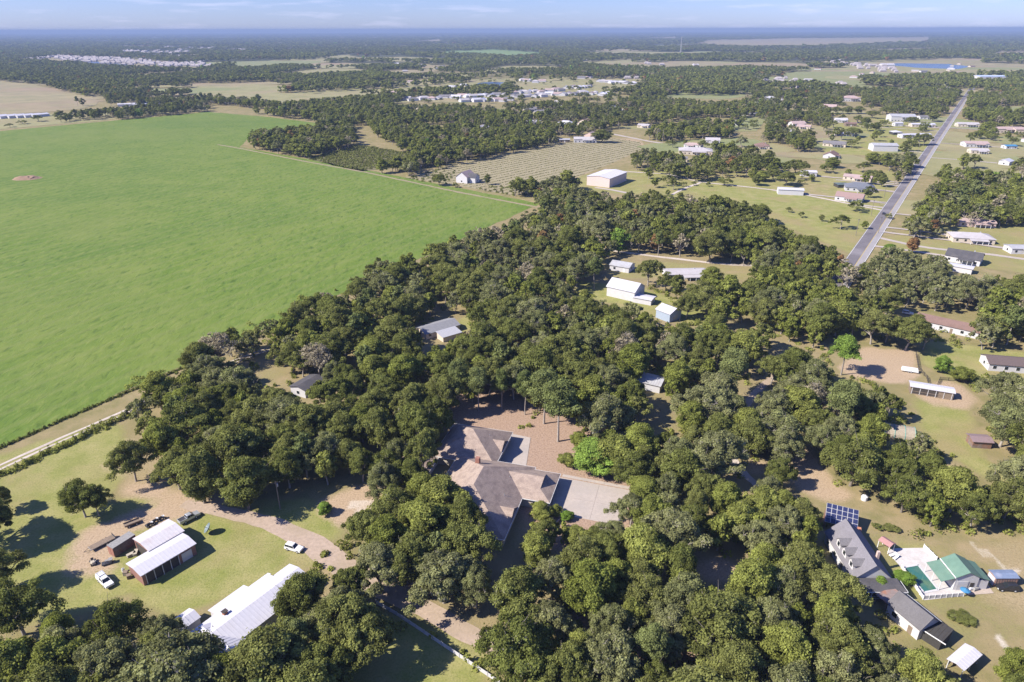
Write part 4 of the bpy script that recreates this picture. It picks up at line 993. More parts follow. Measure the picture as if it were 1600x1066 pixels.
# ---- other houses, sheds and barns of the near and middle distance --------------------------
R34 = math.radians(-34)
NB = [  # name, label, cat, centre px, L, W, angle, kwargs
    ("gable_barn", "tall white metal gable barn in a clearing of the central woods", "barn", (977, 462), 15, 11, -36, dict(h=5.0, pitch=28, rm=white_metal, wm=white_wall, wins=False, metal=True)),
    ("open_carport", "low white carport roof beside the white gable barn", "carport", (1006, 472), 9, 6, -30, dict(h=2.6, pitch=6, rm=white_metal, wm=white_wall, wins=False)),
    ("blue_barn", "white-roofed barn with blue front below the gable barn", "barn", (1044, 497), 8, 8, -52, dict(h=4.2, pitch=24, rm=white_metal, wm=blue_wall, wins=False, metal=True)),
    ("grey_shed", "grey-roofed shed left of the pale lane in the woods", "shed", (972, 421), 11, 9, -30, dict(h=3, pitch=18, rm=grey_metal, wm=white_wall)),
    ("pale_house", "pale-roofed house below the lane, partly under trees", "house", (1070, 432), 22, 10, 2, dict(h=2.8, pitch=12, rm=pale_shingle, wm=white_wall)),
    ("teal_roof_shed", "small teal-roofed shelter hidden in the upper woods", "shelter", (955, 370), 11, 6, 3, dict(h=3, pitch=10, rm=mat("teal_roof", (.25, .55, .5), .6, .1), wm=white_wall, wins=False)),
    ("woods_house", "grey-roofed house in the woods by the field edge", "house", (684, 518), 17, 9, 37, dict(h=2.5, pitch=17, rm=mat("dull_grey_roof", (.25, .25, .265), .8, .15, 1), wm=cream_wall, near=True)),
    ("woods_porch", "small grey porch roof on the woods house's near side", "porch", (702, 528), 9, 5, 37, dict(h=2.3, pitch=9, rm=mat("light_grey_metal", (.42, .42, .45), .5, .1), wm=cream_wall, wins=False, roof='shed')),
    ("cabin", "white-walled cabin with dark roof hidden in the left woods", "cabin", (482, 610), 10, 7, 62, dict(h=3.2, pitch=14, rm=dark_shingle, wm=white_wall, near=True)),
    ("garden_building", "pale metal-roofed shed in the trees behind the main house", "shed", (1008, 602), 13, 7.5, -28, dict(h=3, pitch=14, rm=grey_metal, wm=white_wall, wins=False, metal=True)),
    ("horse_shed", "long white-roofed open horse shed in the right paddock", "shed", (1453, 616), 13.5, 4.2, -23, dict(h=2.9, pitch=9, rm=white_metal, wm=wood, wins=False, metal=True)),
    ("long_house", "long low white house with dark brown roof at right edge", "house", (1590, 576), 24, 8.5, -12, dict(h=3, pitch=20, rm=mat("dark_brown_shingle", (.14, .105, .10), .9, .25, 3), wm=white_wall, near=True)),
    ("brown_house", "ranch house with long reddish-brown roof right of the woods", "house", (1480, 514), 24, 9, -40, dict(h=3, pitch=19, rm=brown_shingle, wm=white_wall, near=True)),
    ("brown_shed", "small weathered purple-brown shed under the right-hand oaks", "shed", (1528, 695), 5.5, 4.2, -8, dict(h=2.4, pitch=14, rm=mat("purple_metal", (.26, .19, .2), .7, .2), wm=rust_metal, wins=False)),
    ("solar_house", "dark blue-grey house beside the pale drive at right", "house", (1505, 408), 17, 12, -40, dict(h=3.4, pitch=24, rm=dark_shingle, wm=white_wall)),
    ("white_annex", "white flat-roofed annex in front of the blue-grey house", "annex", (1500, 424), 11, 6, -40, dict(h=3, pitch=5, rm=white_metal, wm=white_wall, wins=False)),
    ("grey_bungalow", "pinkish-grey hip-roofed bungalow on the right lawn", "house", (1515, 376), 23, 13, -14, dict(h=3, pitch=17, roof='hip', rm=pale_shingle, wm=cream_wall)),
    ("carport_building", "white open-sided building with grey roof at the right edge", "building", (1594, 394), 15, 9, -6, dict(h=3.2, pitch=10, rm=grey_metal, wm=white_wall)),
    ("hidden_house", "tan-roofed house half hidden by trees right of the road", "house", (1522, 352), 22, 10, -12, dict(h=3, pitch=17, rm=pink_shingle, wm=pink_wall)),
    ("warehouse", "big blank white metal warehouse beside the vineyard", "warehouse", (948, 286), 34, 21, 57, dict(h=7.5, pitch=7, rm=white_metal, wm=mat("pinkish_wall", (.62, .50, .46), .8, .06), wins=False, metal=True)),
    ("farmhouse", "tall white farmhouse with brown gable at the vineyard's corner", "house", (728, 284), 14, 11, 62, dict(h=5.2, pitch=36, rm=pink_shingle, wm=white_wall)),
    ("farmhouse_wing", "dark-roofed front gable wing of the vineyard farmhouse", "house", (738, 285), 10, 8, -25, dict(h=5.0, pitch=34, rm=dark_shingle, wm=white_wall)),
    ("white_shed", "plain white shed above the gravel driveway's middle", "shed", (1234, 303), 19, 9, -14, dict(h=4, pitch=10, rm=white_metal, wm=white_wall, wins=False)),
    ("white_shed", "white shed with small porch above the other driveway shed", "shed", (1262, 275), 13, 9, -12, dict(h=4, pitch=12, rm=white_metal, wm=white_wall, wins=False)),
    ("pink_house", "long house with flat pinkish-brown roof by the road", "house", (1340, 281), 22, 12, -34, dict(h=3, pitch=12, rm=pink_shingle, wm=cream_wall)),
    ("dark_hip_house", "house with dark grey-blue hip roof by the road", "house", (1342, 297), 22, 15, -20, dict(h=3, pitch=22, roof='hip', rm=mat("slate_shingle", (.16, .17, .2), .9, .2), wm=white_wall)),
    ("brown_gable_house", "white house with brown gable roof nearest the road junction", "house", (1327, 313), 19, 12, -34, dict(h=3.4, pitch=22, rm=mat("russet_shingle", (.32, .22, .2), .9, .2), wm=white_wall)),
    ("swimming_cage", "dark round screened pool beside the hip-roofed house", "pool cage", (1315, 292), 10, 9, 0, dict(h=2.4, pitch=10, roof='hip', rm=mat("pool_screen", (.10, .13, .13), .7, .15), wm=screen_cloth, wins=False, doors=False)),
    ("grey_barn", "white barn with dark grey roof on the upper meadow", "barn", (1379, 235), 25, 16, -8, dict(h=6, pitch=12, rm=grey_metal, wm=white_wall, wins=False)),
    ("pink_roof_house", "pale house with pink roof below the grey meadow barn", "house", (1375, 250), 20, 11, -20, dict(h=3, pitch=14, rm=pink_shingle, wm=white_wall)),
    ("mobile_home", "long white mobile home beside the road", "mobile home", (1428, 215), 37, 10, 6, dict(h=4, pitch=8, rm=white_metal, wm=white_wall)),
    ("gazebo", "small round white gazebo left of the long mobile home", "gazebo", (1399, 210), 11, 11, 0, dict(h=3, pitch=15, roof='hip', rm=white_metal, wm=screen_cloth, wins=False, doors=False)),
    ("farm_building", "large farm building with wide grey roof near the road bend", "barn", (1407, 189), 33, 22, -10, dict(h=7, pitch=13, rm=grey_metal, wm=white_wall)),
    ("low_house", "low white house between road and large farm building", "house", (1440, 198), 30, 11, -6, dict(h=3.5, pitch=10, rm=white_metal, wm=cream_wall)),
    ("small_house", "small white shed below the large farm building", "shed", (1402, 197), 11, 8, 0, dict(h=4, pitch=12, rm=white_metal, wm=white_wall)),
    ("grey_house_far", "grey-roofed house beside the road above the low white one", "house", (1447, 186), 22, 11, -5, dict(h=3.5, pitch=14, rm=grey_shingle, wm=white_wall)),
    ("lawn_shed", "small white shed at the left of the upper meadow", "shed", (1313, 191), 16, 12, -10, dict(h=4, pitch=14, rm=white_metal, wm=white_wall)),
    ("lawn_shed", "small brown shed beside the white meadow shed", "shed", (1328, 197), 14, 10, -10, dict(h=3.5, pitch=14, rm=brown_shingle, wm=wood)),
    ("far_house", "pale house with wide grey roof left of the meadow", "house", (1245, 215), 24, 13, -10, dict(h=3.5, pitch=14, rm=pink_shingle, wm=white_wall)),
    ("far_shed", "small pink-white shed left of the meadow trees", "shed", (1225, 209), 18, 10, -6, dict(h=3.5, pitch=14, rm=white_metal, wm=white_wall)),
    ("manor", "large pink-white house above the row of three meadow trees", "house", (1328, 158), 30, 20, -8, dict(h=6, pitch=18, roof='hip', rm=pink_shingle, wm=white_wall)),
    ("row_building", "long pink-roofed building right of the road, left one", "building", (1570, 207), 36, 15, -4, dict(h=5, pitch=14, rm=pink_shingle, wm=cream_wall)),
    ("row_building", "long pink-roofed building cut by the right edge", "building", (1604, 208), 36, 15, -4, dict(h=5, pitch=14, rm=pink_shingle, wm=cream_wall)),
    ("roadside_house", "pale-roofed house just right of the road's middle", "house", (1510, 198), 26, 12, -10, dict(h=4, pitch=14, rm=pale_shingle, wm=cream_wall)),
    ("garden_house", "white house with pink roof in gardens right of the road", "house", (1522, 229), 24, 14, -8, dict(h=4, pitch=14, rm=pink_shingle, wm=white_wall)),
    ("tarp_house", "small house covered by a bright blue tarp", "house", (1576, 232), 12, 9, 0, dict(h=3, pitch=12, rm=tarp_blue, wm=white_wall)),
    ("grove_house", "small white house in the grove right of the road", "house", (1571, 257), 12, 9, 40, dict(h=3.5, pitch=20, rm=white_metal, wm=white_wall)),
    ("vine_house", "pink-roofed house at the far side of the vineyard", "house", (914, 222), 26, 13, -4, dict(h=4, pitch=16, rm=pale_shingle, wm=white_wall)),
    ("vine_house", "taller pink gabled house beside the vineyard's big oak", "house", (923, 217), 12, 12, 60, dict(h=5, pitch=26, rm=pink_shingle, wm=pink_wall)),
    ("vine_shed", "small dark shed at the vineyard's far left corner", "shed", (882, 222), 12, 8, 0, dict(h=3, pitch=14, rm=grey_metal, wm=wood)),
    ("lane_house", "wide grey-roofed house right of the country lane", "house", (1086, 240), 34, 20, -12, dict(h=4, pitch=13, roof='hip', rm=pale_shingle, wm=cream_wall)),
    ("lane_house", "pale house with grey roof right of the lane oaks", "house", (1162, 249), 24, 14, -25, dict(h=4, pitch=14, rm=grey_shingle, wm=white_wall)),
    ("woodland_house", "white gabled house in the belt of woods above the vineyard", "house", (956, 174), 22, 15, 50, dict(h=5, pitch=24, rm=white_metal, wm=white_wall)),
    ("woodland_house", "pinkish roof at the left edge of the vineyard woods", "house", (838, 207), 28, 16, 0, dict(h=4, pitch=14, rm=pink_shingle, wm=cream_wall)),
    ("meadow_house", "white house at the top of the small green meadow", "house", (1168, 180), 34, 14, -4, dict(h=4, pitch=14, rm=white_metal, wm=white_wall)),
    ("clearing_house", "white low building in trees near the orchard plot", "house", (655, 216), 20, 10, -6, dict(h=3.5, pitch=10, rm=white_metal, wm=white_wall)),
    ("clearing_house", "white roof among trees left of the orchard clearing", "house", (615, 205), 22, 12, -6, dict(h=3.5, pitch=10, rm=white_metal, wm=white_wall)),
    ("big_store", "long light-blue roofed building at the far right woods", "building", (1545, 124), 75, 50, -3, dict(h=8, pitch=4, rm=mat("pale_blue_metal", (.5, .58, .75), .5, .1), wm=white_wall, wins=False)),
    ("lake_house", "white house at the left end of the long lake", "house", (1385, 104), 45, 25, 0, dict(h=6, pitch=16, rm=white_metal, wm=white_wall, wins=False)),
    ("tan_roof_house", "tan-roofed house below the long lake", "house", (1490, 118), 45, 26, 0, dict(h=6, pitch=18, rm=tan_shingle, wm=cream_wall, wins=False)),
]
for nm, lb, ct, p, L, W, an, k in NB:
    k = dict(k); k.setdefault("ov", .4); near = k.pop("near", False)
    if p[1] < 160: k["doors"] = False
    building(nm, lb, ct, gp(*p), L, W, math.radians(an), near=near, **k)
hs = [o for o in COL.objects if o.name.startswith("horse_shed")][0]
mesh("opening_shade", *side_panel('y-', 13.5, 4.2, -2.0, .3, 2.3, 8.0, .05), dark_wood, hs)  # shade inside the open stalls, painted as a dark panel on solid wall
for i in range(6): mesh("post", *side_panel('y-', 13.5, 4.2, -6.2 + i * 2.5, 0, 2.8, .18, .14), white_wall, hs)
mesh("rail", *side_panel('y-', 13.5, 4.2, -1.5, 1.1, 1.25, 10.5, .1), wood, hs)
# row of long white poultry sheds / mobile homes at the far left
for i, x in enumerate((-3, 12, 25, 38, 50, 62)):
    building("white_longhouse", f"{['leftmost','second','third','fourth','fifth','last'][i]} white longhouse in the row above the field's far corner", "longhouse", gp(x, 185 - i * .5), 24, 12, math.radians(60), h=3.6, pitch=12, rm=white_metal, wm=white_wall, group="white longhouses at far left", wins=False)
for i, (x, y) in enumerate([(196, 164), (207, 163), (219, 164), (232, 163), (246, 161), (258, 160), (268, 161), (281, 160), (345, 158), (360, 159)]):
    building("trailer_home", f"{['first','second','third','fourth','fifth','sixth','seventh','eighth','ninth','last'][i]} white trailer from the left behind the field's far hedge", "trailer home", gp(x, y + 2), 22, 11, math.radians(20 + 50 * (i % 2)), h=3.6, pitch=12, rm=white_metal, wm=white_wall, group="white trailers behind the far hedge", wins=False, doors=False)
# open pastures and yards breaking up the far woods
prg = np.random.default_rng(21)
def pasture(c, rx, ry, m_, lb):
    n_ = 12; k1, k2 = prg.uniform(0, 6.3, 2)
    pts = []
    for k in range(n_):
        t_ = k * math.tau / n_; q_ = 1 + .22 * math.sin(2 * t_ + k1) + .15 * math.sin(3 * t_ + k2)
        pts.append((c[0] + rx * q_ * math.cos(t_), c[1] + ry * q_ * math.sin(t_)))
    PAST.append(np.array(pts))
    sheet("pasture", pts, .06 + .004 * (len(PAST) % 40) + (.3 if c[1] > 1800 else 0), m_, lb, px=False)
for x0, x1, y0, y1, n, s0, s1 in [(980, 1330, 118, 255, 36, 18, 42), (200, 760, 100, 150, 12, 40, 110), (1180, 1500, 95, 150, 18, 40, 110), (820, 1320, 68, 112, 18, 100, 280), (100, 760, 60, 100, 9, 100, 260), (420, 760, 100, 120, 4, 80, 160), (560, 1000, 160, 206, 22, 14, 34), (1330, 1600, 70, 120, 12, 90, 260), (1480, 1640, 150, 260, 20, 22, 50), (1430, 1600, 262, 330, 9, 12, 22), (220, 420, 130, 160, 7, 40, 90)]:
    for i in range(n):
        c_ = gp(prg.uniform(x0, x1), prg.uniform(y0, y1)); s_ = prg.uniform(s0, s1)
        pasture(c_, s_ * prg.uniform(.9, 1.6), s_ * prg.uniform(.7, 1.4), [tan_field, straw_field, straw_field, lawn_field][int(prg.integers(0, 4))], "open pasture among the distant woods")
# subdivision houses beside the pond: each a house of its own
ORD = "first second third fourth fifth sixth seventh eighth ninth tenth eleventh twelfth thirteenth fourteenth fifteenth sixteenth seventeenth eighteenth nineteenth twentieth".split()
rg = np.random.default_rng(5)
SUB = []
for x0, y0, x1, y1, n in [(800, 153, 915, 148, 15), (800, 147, 880, 143, 10), (880, 140, 925, 136, 7), (930, 128, 1000, 134, 9), (600, 158, 690, 156, 9), (690, 154, 790, 150, 11), (720, 160, 800, 157, 8), (905, 146, 955, 150, 7), (905, 124, 945, 121, 5), (812, 127, 850, 129, 5), (612, 101, 660, 104, 6), (678, 96, 740, 99, 8), (805, 100, 845, 96, 5), (888, 96, 925, 95, 4)]:
    for i in range(n):
        t = (i + .5) / n
        SUB.append((x0 + (x1 - x0) * t + rg.normal(0, 1.2), y0 + (y1 - y0) * t + rg.normal(0, .7), n, i))
row = -1
RN = ["lowest street", "street above the lowest", "short middle street", "hillside street", "leftmost street", "street beside the pond woods", "nearest street left of centre", "right-hand loop", "top lane", "pond-side lane", "far estate lane", "far estate main street", "far warehouse lane", "hilltop lane"]
for x, y, n, i in SUB:
    if i == 0: row += 1
    big_ = 1.0 + max(0, 125 - y) * .022
    rm_, cn = [(pale_shingle, "pale grey"), (pink_shingle, "pinkish"), (white_metal, "white"), (grey_shingle, "grey")][int(rg.integers(0, 4))]
    building("suburban_house", f"{cn}-roofed house, {ORD[i]} from left on the {RN[row]} of the subdivision", "house", gp(x, y), (15 + rg.random() * 6) * big_, (10 + rg.random() * 3) * big_, math.radians(rg.choice([-8, 75, 30])), h=3.2 + rg.random() * 1.6, pitch=24, roof=['gable', 'hip'][int(rg.integers(0, 2))], rm=rm_, wm=white_wall, group="houses of the white subdivision", wins=False, doors=False)
# houses in the clearings of the right-hand woods
hb = {}
for k_, c_ in enumerate([p_.mean(0) for p_ in PAST]):
    q_ = topx(np.array([[c_[0], c_[1], 0.]]))[0]
    if 560 < q_[0] < 1640 and 100 < q_[1] < 265 and not (1320 < q_[0] < 1510 and q_[1] > 165) and rg.uniform() < .8 and min(np.hypot(*(c_ - gp(*b[3]))) for b in NB) > 30:
        hb.setdefault(int(np.searchsorted([125, 165, 205], q_[1])), []).append((q_[0], c_))
BN = ["beyond the subdivision", "in the upper wooded belt", "in the middle wooded belt", "in the lower wooded belt"]
for b_, L_ in hb.items():
    for i_, (x_, c_) in enumerate(sorted(L_, key=lambda q: q[0])[:38]):
        rm_, cn = [(pale_shingle, "pale grey"), (pink_shingle, "pinkish"), (white_metal, "white"), (grey_shingle, "dark grey"), (brown_shingle, "brown")][int(rg.integers(0, 5))]
        building("country_house", f"house with {cn} roof {BN[b_]}, {'number ' if 0 else ''}{ORD[i_ % 20]} from {'left' if i_ < 20 else 'the belt middle'}", "house", c_ + rg.normal(0, 3, 2), rg.uniform(15, 24), rg.uniform(9, 13), math.radians(rg.choice([-30, -12, 8, 55])), h=3.4, pitch=rg.uniform(14, 26), roof='hip' if rg.uniform() < .3 else 'gable', rm=rm_, wm=white_wall if rg.uniform() < .6 else cream_wall, group="country houses in the wooded belts", wins=b_ > 1, doors=False)
# specks of rooftops too far to tell apart
V, F = [], []
for x0, y0, x1, y1, n, wd in [(30, 93, 90, 88, 70, 3), (85, 88, 180, 90, 120, 6), (100, 92, 240, 98, 110, 5), (180, 96, 330, 105, 120, 4), (240, 88, 330, 96, 50, 8), (400, 66, 620, 72, 50, 6), (190, 79, 300, 84, 60, 5), (220, 74, 420, 77, 70, 2), (400, 74, 500, 76, 40, 1.5), (320, 78, 420, 80, 30, 1.5), (130, 78, 200, 77, 30, 2), (1110, 74, 1150, 75, 15, 1.5), (850, 48, 1000, 49, 30, 1), (1200, 51, 1600, 53, 50, 1.5), (400, 64, 700, 58, 40, 3), (1000, 105, 1320, 140, 60, 14), (1290, 95, 1400, 112, 40, 6), (940, 118, 1050, 130, 14, 5), (10, 72, 150, 75, 20, 3)]:
    for i in range(n):
        t = rg.random(); p = gp(x0 + (x1 - x0) * t, y0 + (y1 - y0) * t + rg.normal(0, wd * .4))
        if not (0 < p[1] < 26000): continue
        s = max(7, p[1] / 430) * (.7 + .8 * rg.random()); hh = 6 + s * .12
        k = len(V); v, f = joinm([frustum((-s, s, -s * .6, s * .6), (-s * .6, s * .6, -.5, .5), 4, 4 + hh * .6), box(-s * .95, s * .95, -s * .55, s * .55, 0, 4)])
        V += [(x + p[0], y + p[1], z) for x, y, z in v]; F += [tuple(q + k for q in r_) for r_ in f]
tag(mesh("distant_rooftops", V, F, mat("distant_roof", (.42, .375, .37), .8, .25, .01)), "scattered pale rooftops of distant housing estates", kind="stuff")

# ---- fences, poles, mast --------------------------------------------------------------------
fence_run("white_fence", "long white panel fence between lower lawn and dirt lane", [(588, 944), (620, 962), (650, 982), (762, 1057), (810, 1090)], 1.15, 2.4, white_wall, grey_metal)
fence_run("paddock_fence", "dark rail fence curving down to the horse shed", [(1431, 555), (1435, 578), (1448, 592), (1450, 600)], 1.3, 2.6, dark_wood, dark_wood, panel=False)
fence_run("paddock_fence", "dark rail fence right of the horse shed", [(1465, 601), (1468, 594), (1495, 596), (1520, 603)], 1.3, 2.6, dark_wood, dark_wood, panel=False)
def pole(p, h, label, arm=True, m=None):
    r = empty("utility_pole", gp(*p), math.radians(25), label, "utility pole")
    mesh("shaft", *tube([(0, 0, -.1), (0, 0, h)], [.17, .12], 8), m or mat("pole_wood", (.22, .19, .165), .9, .2, 1), r)
    if arm:
        mesh("crossarm", *box(-1.1, 1.1, -.06, .06, h - .7, h - .56), dark_wood, r)
        for x in (-1, -.35, .35, 1): mesh("insulator", *tube([(x, 0, h - .56), (x, 0, h - .34)], [.05, .04], 6), grey_metal, r)
        V, F = tube([(.3, .2, h - 2.0), (.3, .2, h - 1.1)], [.22, .22], 8); F += [list(range(7, -1, -1)), list(range(8, 16))]; mesh("transformer", V, F, grey_metal, r)
    return r
pole((438, 795), 9.2, "wooden utility pole with transformer at the dirt lane's lawn")
pole((1035, 224), 16, "tall pale utility pole beside the country lane", m=concrete)
pole((1026, 222), 13, "shorter pale utility pole left of the tall lane pole", m=concrete)
pole((758, 300), 11, "utility pole at the vineyard below the farmhouse")
pole((1437, 262), 12, "utility pole beside the country road above the car")
pole((1372, 365), 11, "utility pole where the concrete drive meets the road")
for k in range(8):
    P_ = RA + rd * (50 + 62 * k) + rn * 8.5; q_ = topx(np.array([[P_[0], P_[1], 0.]]))[0]
    pole(tuple(q_), 11, f"utility pole on the country road's left verge, {['first','second','third','fourth','fifth','sixth','seventh','last'][k]} from the near end")
pm = gp(1063, 86)
tw = empty("radio_mast", pm, 0, "thin lattice radio mast far beyond the subdivision", "mast")
for k in range(3):
    a_ = k * math.tau / 3
    mesh("mast_leg", *tube([(4 * math.cos(a_), 4 * math.sin(a_), 0), (1.2 * math.cos(a_), 1.2 * math.sin(a_), 85)], [.6, .4], 4), grey_metal, tw)
br = [tube([(4 * (1 - i / 20) * math.cos(k * math.tau / 3), 4 * (1 - i / 20) * math.sin(k * math.tau / 3), i * 5), (4 * (1 - i / 20) * math.cos((k + 1) * math.tau / 3), 4 * (1 - i / 20) * math.sin((k + 1) * math.tau / 3), i * 5 + 5)], [.25, .25], 3) for i in range(16) for k in range(3)]
tag(mesh("bracing", *joinm(br), grey_metal, tw), kind="stuff")
gs = empty("greenhouse", gp(1403, 678), math.radians(-20), "netted greenhouse with teal frame beside the right-hand trees", "greenhouse")
arc = [(3.2 * math.cos(t), 2.9 * math.sin(t)) for t in np.linspace(0, math.pi, 9)]
V, F = prism(arc, -4.5, 4.5); mesh("netting", V, F, tan_net, gs)
for x in (-4.4, -1.5, 1.5, 4.4): mesh("hoop", *tube([(x, y * 1.03, z * 1.03) for y, z in arc], [.08] * 9, 5), teal, gs)
wt = empty("livestock_trailer", gp(1421, 581), math.radians(-22), "low white trailer beside the paddock fence", "trailer")
mesh("body", *frustum((-2.9, 2.9, -1, 1), (-2.7, 2.6, -.9, .9), .5, 1.6), car_white, wt); mesh("hitch", *tube([(2.9, 0, .6), (4, 0, .5)], [.07, .07], 5), dark_junk, wt); wheels(wt, (.4, -.5), 1.0, .34)
ms = empty("hay_mound", gp(42, 279), 0, "low brown mound of debris far out in the crop field", "mound")
V, F = [], []
for i in range(5):
    for k in range(14):
        r_ = 9 * (1 - i / 5) * (1 + .25 * rg.random()); V.append((r_ * math.cos(k * math.tau / 14) * 1.25, r_ * math.sin(k * math.tau / 14), 2.2 * math.sin(i / 4 * 1.57) * (.7 + .5 * rg.random()) if i else 0))
F = [(i * 14 + k, i * 14 + (k + 1) % 14, (i + 1) * 14 + (k + 1) % 14, (i + 1) * 14 + k) for i in range(4) for k in range(14)] + [list(range(56, 70))]
mesh("earth", V, F, dry_earth, ms)

# driveways joining the roadside houses to the country road
for b_ in NB:
    P_ = gp(*b_[3]); off_ = (P_ - RA) @ rn; t_ = (P_ - RA) @ rd
    if 22 < abs(off_) < 130 and 20 < t_ < 900 and b_[3][1] > 170:
        sg = 1 if off_ > 0 else -1
        a_ = P_ - rn * sg * (b_[5] / 2 + 2) + rd * (b_[4] * .25); e_ = a_ - rn * ((a_ - RA) @ rn - sg * 5.0)
        if (a_ - e_) @ rn * sg > 4: strip("driveway", [tuple(a_), tuple((a_ + e_) / 2 + rd * 1.5), tuple(e_)], [4.5, 3.2, 3.4], .262, concrete if t_ % 2 < 1 else gravel, "driveway from " + b_[1][:40].rsplit(' ', 1)[0], px=False, jit=.15)

# ------------------------------------------------------------------ trees: leaf meshes
def leaf_quads(P, N, size, rg, aspect=1.0):
    n = len(P)
    N = N / (np.linalg.norm(N, axis=1, keepdims=True) + 1e-9)
    t = rg.normal(size=(n, 3)); t -= N * (t * N).sum(1, keepdims=True); t /= np.linalg.norm(t, axis=1, keepdims=True) + 1e-9
    b = np.cross(N, t)
    a = (size * rg.uniform(.6, 1.3, n))[:, None]; c = a * rg.uniform(.55, 1.0, n)[:, None] * aspect
    V = np.stack([P - t * a - b * c * .35, P + t * a * .35 - b * c, P + t * a + b * c * .35, P - t * a * .35 + b * c], 1).reshape(-1, 3)
    return V, np.arange(4 * n).reshape(n, 4)

def lobes(rg, R, zb, zt, n, shape):
    out = []
    k1, k2 = rg.uniform(0, 6.3, 2)
    for i in range(n):
        th = rg.uniform(0, math.tau)
        Rm_ = R * (1 + .22 * math.sin(2 * th + k1) + .15 * math.sin(3 * th + k2) + .12 * math.sin(5 * th + k1 * 2)) * (1.16 if rg.uniform() < .12 else 1)
        q = math.sqrt(rg.uniform(0, 1)); r = q * .86 * Rm_
        if shape == 'dome':
            z = zb + (zt - zb) * math.sqrt(max(0, 1 - q * q * .9)) * (1 - .55 * rg.uniform(0, 1) ** 1.8) * (1 + .14 * math.sin(th * 2 + k2 * 3) * q)
            lr = R * rg.uniform(.085, .20)
        elif shape == 'egg':
            h = rg.uniform(0, 1); r = Rm_ * .85 * math.sqrt(rg.uniform(.1, 1)) * math.sin(math.pi * (.12 + .8 * h)) ; z = zb + (zt - zb) * h
            lr = R * rg.uniform(.13, .29)
        elif shape == 'pine':
            h = rg.uniform(0, 1); r = Rm_ * rg.uniform(.15, .9) * (1 - .55 * h); z = zb + (zt - zb) * h
            lr = R * rg.uniform(.18, .30)
        else:  # open, leaning crown
            z = zb + (zt - zb) * math.sqrt(max(0, 1 - q * q)) * rg.uniform(.35, 1.0)
            lr = R * rg.uniform(.13, .24)
        out.append((r * math.cos(th), r * math.sin(th), z, lr))
    return np.array(out)

def crown_mesh(name, seed, R, zb, zt, nl, per, leaf, shape, m, moss=0, flat=.72):
    rg = np.random.default_rng(seed)
    Lb = lobes(rg, R, zb, zt, nl, shape)
    c = np.repeat(Lb, per, 0); n = len(c)
    d = rg.normal(size=(n, 3)); d /= np.linalg.norm(d, axis=1, keepdims=True)
    low = (d[:, 2] < -.35); d[low, 2] *= -1
    rr = c[:, 3] * (.58 + .66 * rg.uniform(0, 1, n) ** .8)
    rr = rr * np.where(rg.uniform(0, 1, n) < .11, rg.uniform(1.0, 1.55, n), 1.0)      # loose sprays past each clump
    P = c[:, :3] + d * rr[:, None] * np.array([1, 1, flat])
    N = d + rg.normal(size=(n, 3)) * .65 + np.array([0, 0, .3])
    tone = np.clip(np.repeat(rg.normal(.5, .22, len(Lb)), per) + rg.normal(0, .16, n), 0, 1)
    V, F = leaf_quads(P, N, leaf, rg)
    if moss:
        k = rg.choice(rg.permutation(len(Lb))[:max(2, len(Lb) // 4)], moss); a_ = rg.uniform(0, math.tau, moss)
        Pm = Lb[k, :3] + np.stack([np.cos(a_), np.sin(a_), np.zeros(moss)], 1) * (Lb[k, 3] * rg.uniform(.6, 1.15, moss))[:, None]
        Pm[:, 2] += rg.uniform(-.6, .55, moss) * Lb[k, 3]
        V2, F2 = leaf_quads(Pm, np.stack([np.cos(a_), np.sin(a_), rg.uniform(0, .8, moss)], 1), leaf * .8, rg, 1.5)
        F = np.concatenate([F, F2 + len(V)]); V = np.concatenate([V, V2]); tone = np.concatenate([tone, np.full(moss, 2.0)])
    return np_mesh(name, V, F, [m], tone), Lb

def branch_geo(rg, Lb, base_r, fork, n, twig=0, thick=.16, lean=(0, 0)):
    """tapered trunk to the fork, limbs out to n of the crown's lobes, pale twig sprays"""
    parts = []
    top = np.array([lean[0], lean[1], fork])
    parts.append(tube([(0, 0, -.3), (lean[0] * .15, lean[1] * .15, fork * .35), (lean[0] * .6, lean[1] * .6, fork * .75), top], [base_r * 1.35, base_r, base_r * .85, base_r * .75], 7))
    idx = rg.permutation(len(Lb))[:n]
    for i in idx:
        e_ = Lb[i, :3] + np.array([0, 0, Lb[i, 3] * (.35 if rg.uniform() < .65 else 1.0)])
        mid = top + (e_ - top) * .5 + np.array([0, 0, -.08 * np.linalg.norm(e_ - top)]) + rg.normal(0, .35, 3)
        parts.append(tube([top - [0, 0, .3], mid, e_], [thick * 1.7, thick, thick * .35], 5))
        for _ in range(twig):
            q = mid + (e_ - mid) * rg.uniform(.4, 1); f_ = q + rg.normal(0, 1, 3) * Lb[i, 3] * .75 + np.array([0, 0, Lb[i, 3] * .8])
            parts.append(tube([q, (q + f_) / 2 + rg.normal(0, .15, 3), f_], [thick * .42, thick * .3, thick * .15], 4))
    V, F = joinm(parts)
    return np.array(V), np.array(F)

LM_ = {
    'oak': leafmat("oak_leaves", (.092, .104, .028), (.126, .132, .043), .25, tip=(.17, .165, .105)),
    'moss': leafmat("mossy_oak_leaves", (.118, .126, .052), (.145, .148, .068), .25, tip=(.20, .19, .14)),
    'lime': leafmat("yellow_green_leaves", (.122, .138, .032), (.152, .162, .045), .28),
    'bright': leafmat("bright_green_leaves", (.11, .17, .030), (.15, .21, .045), .25),
    'pine': leafmat("pine_needles", (.100, .120, .040), (.130, .145, .055), .2),
    'autumn': leafmat("autumn_leaves", (.18, .105, .048), (.23, .155, .070), .2),
    'bare': leafmat("dry_twig_leaves", (.20, .172, .115), (.235, .205, .145), .15, tip=(.27, .24, .18)),
}
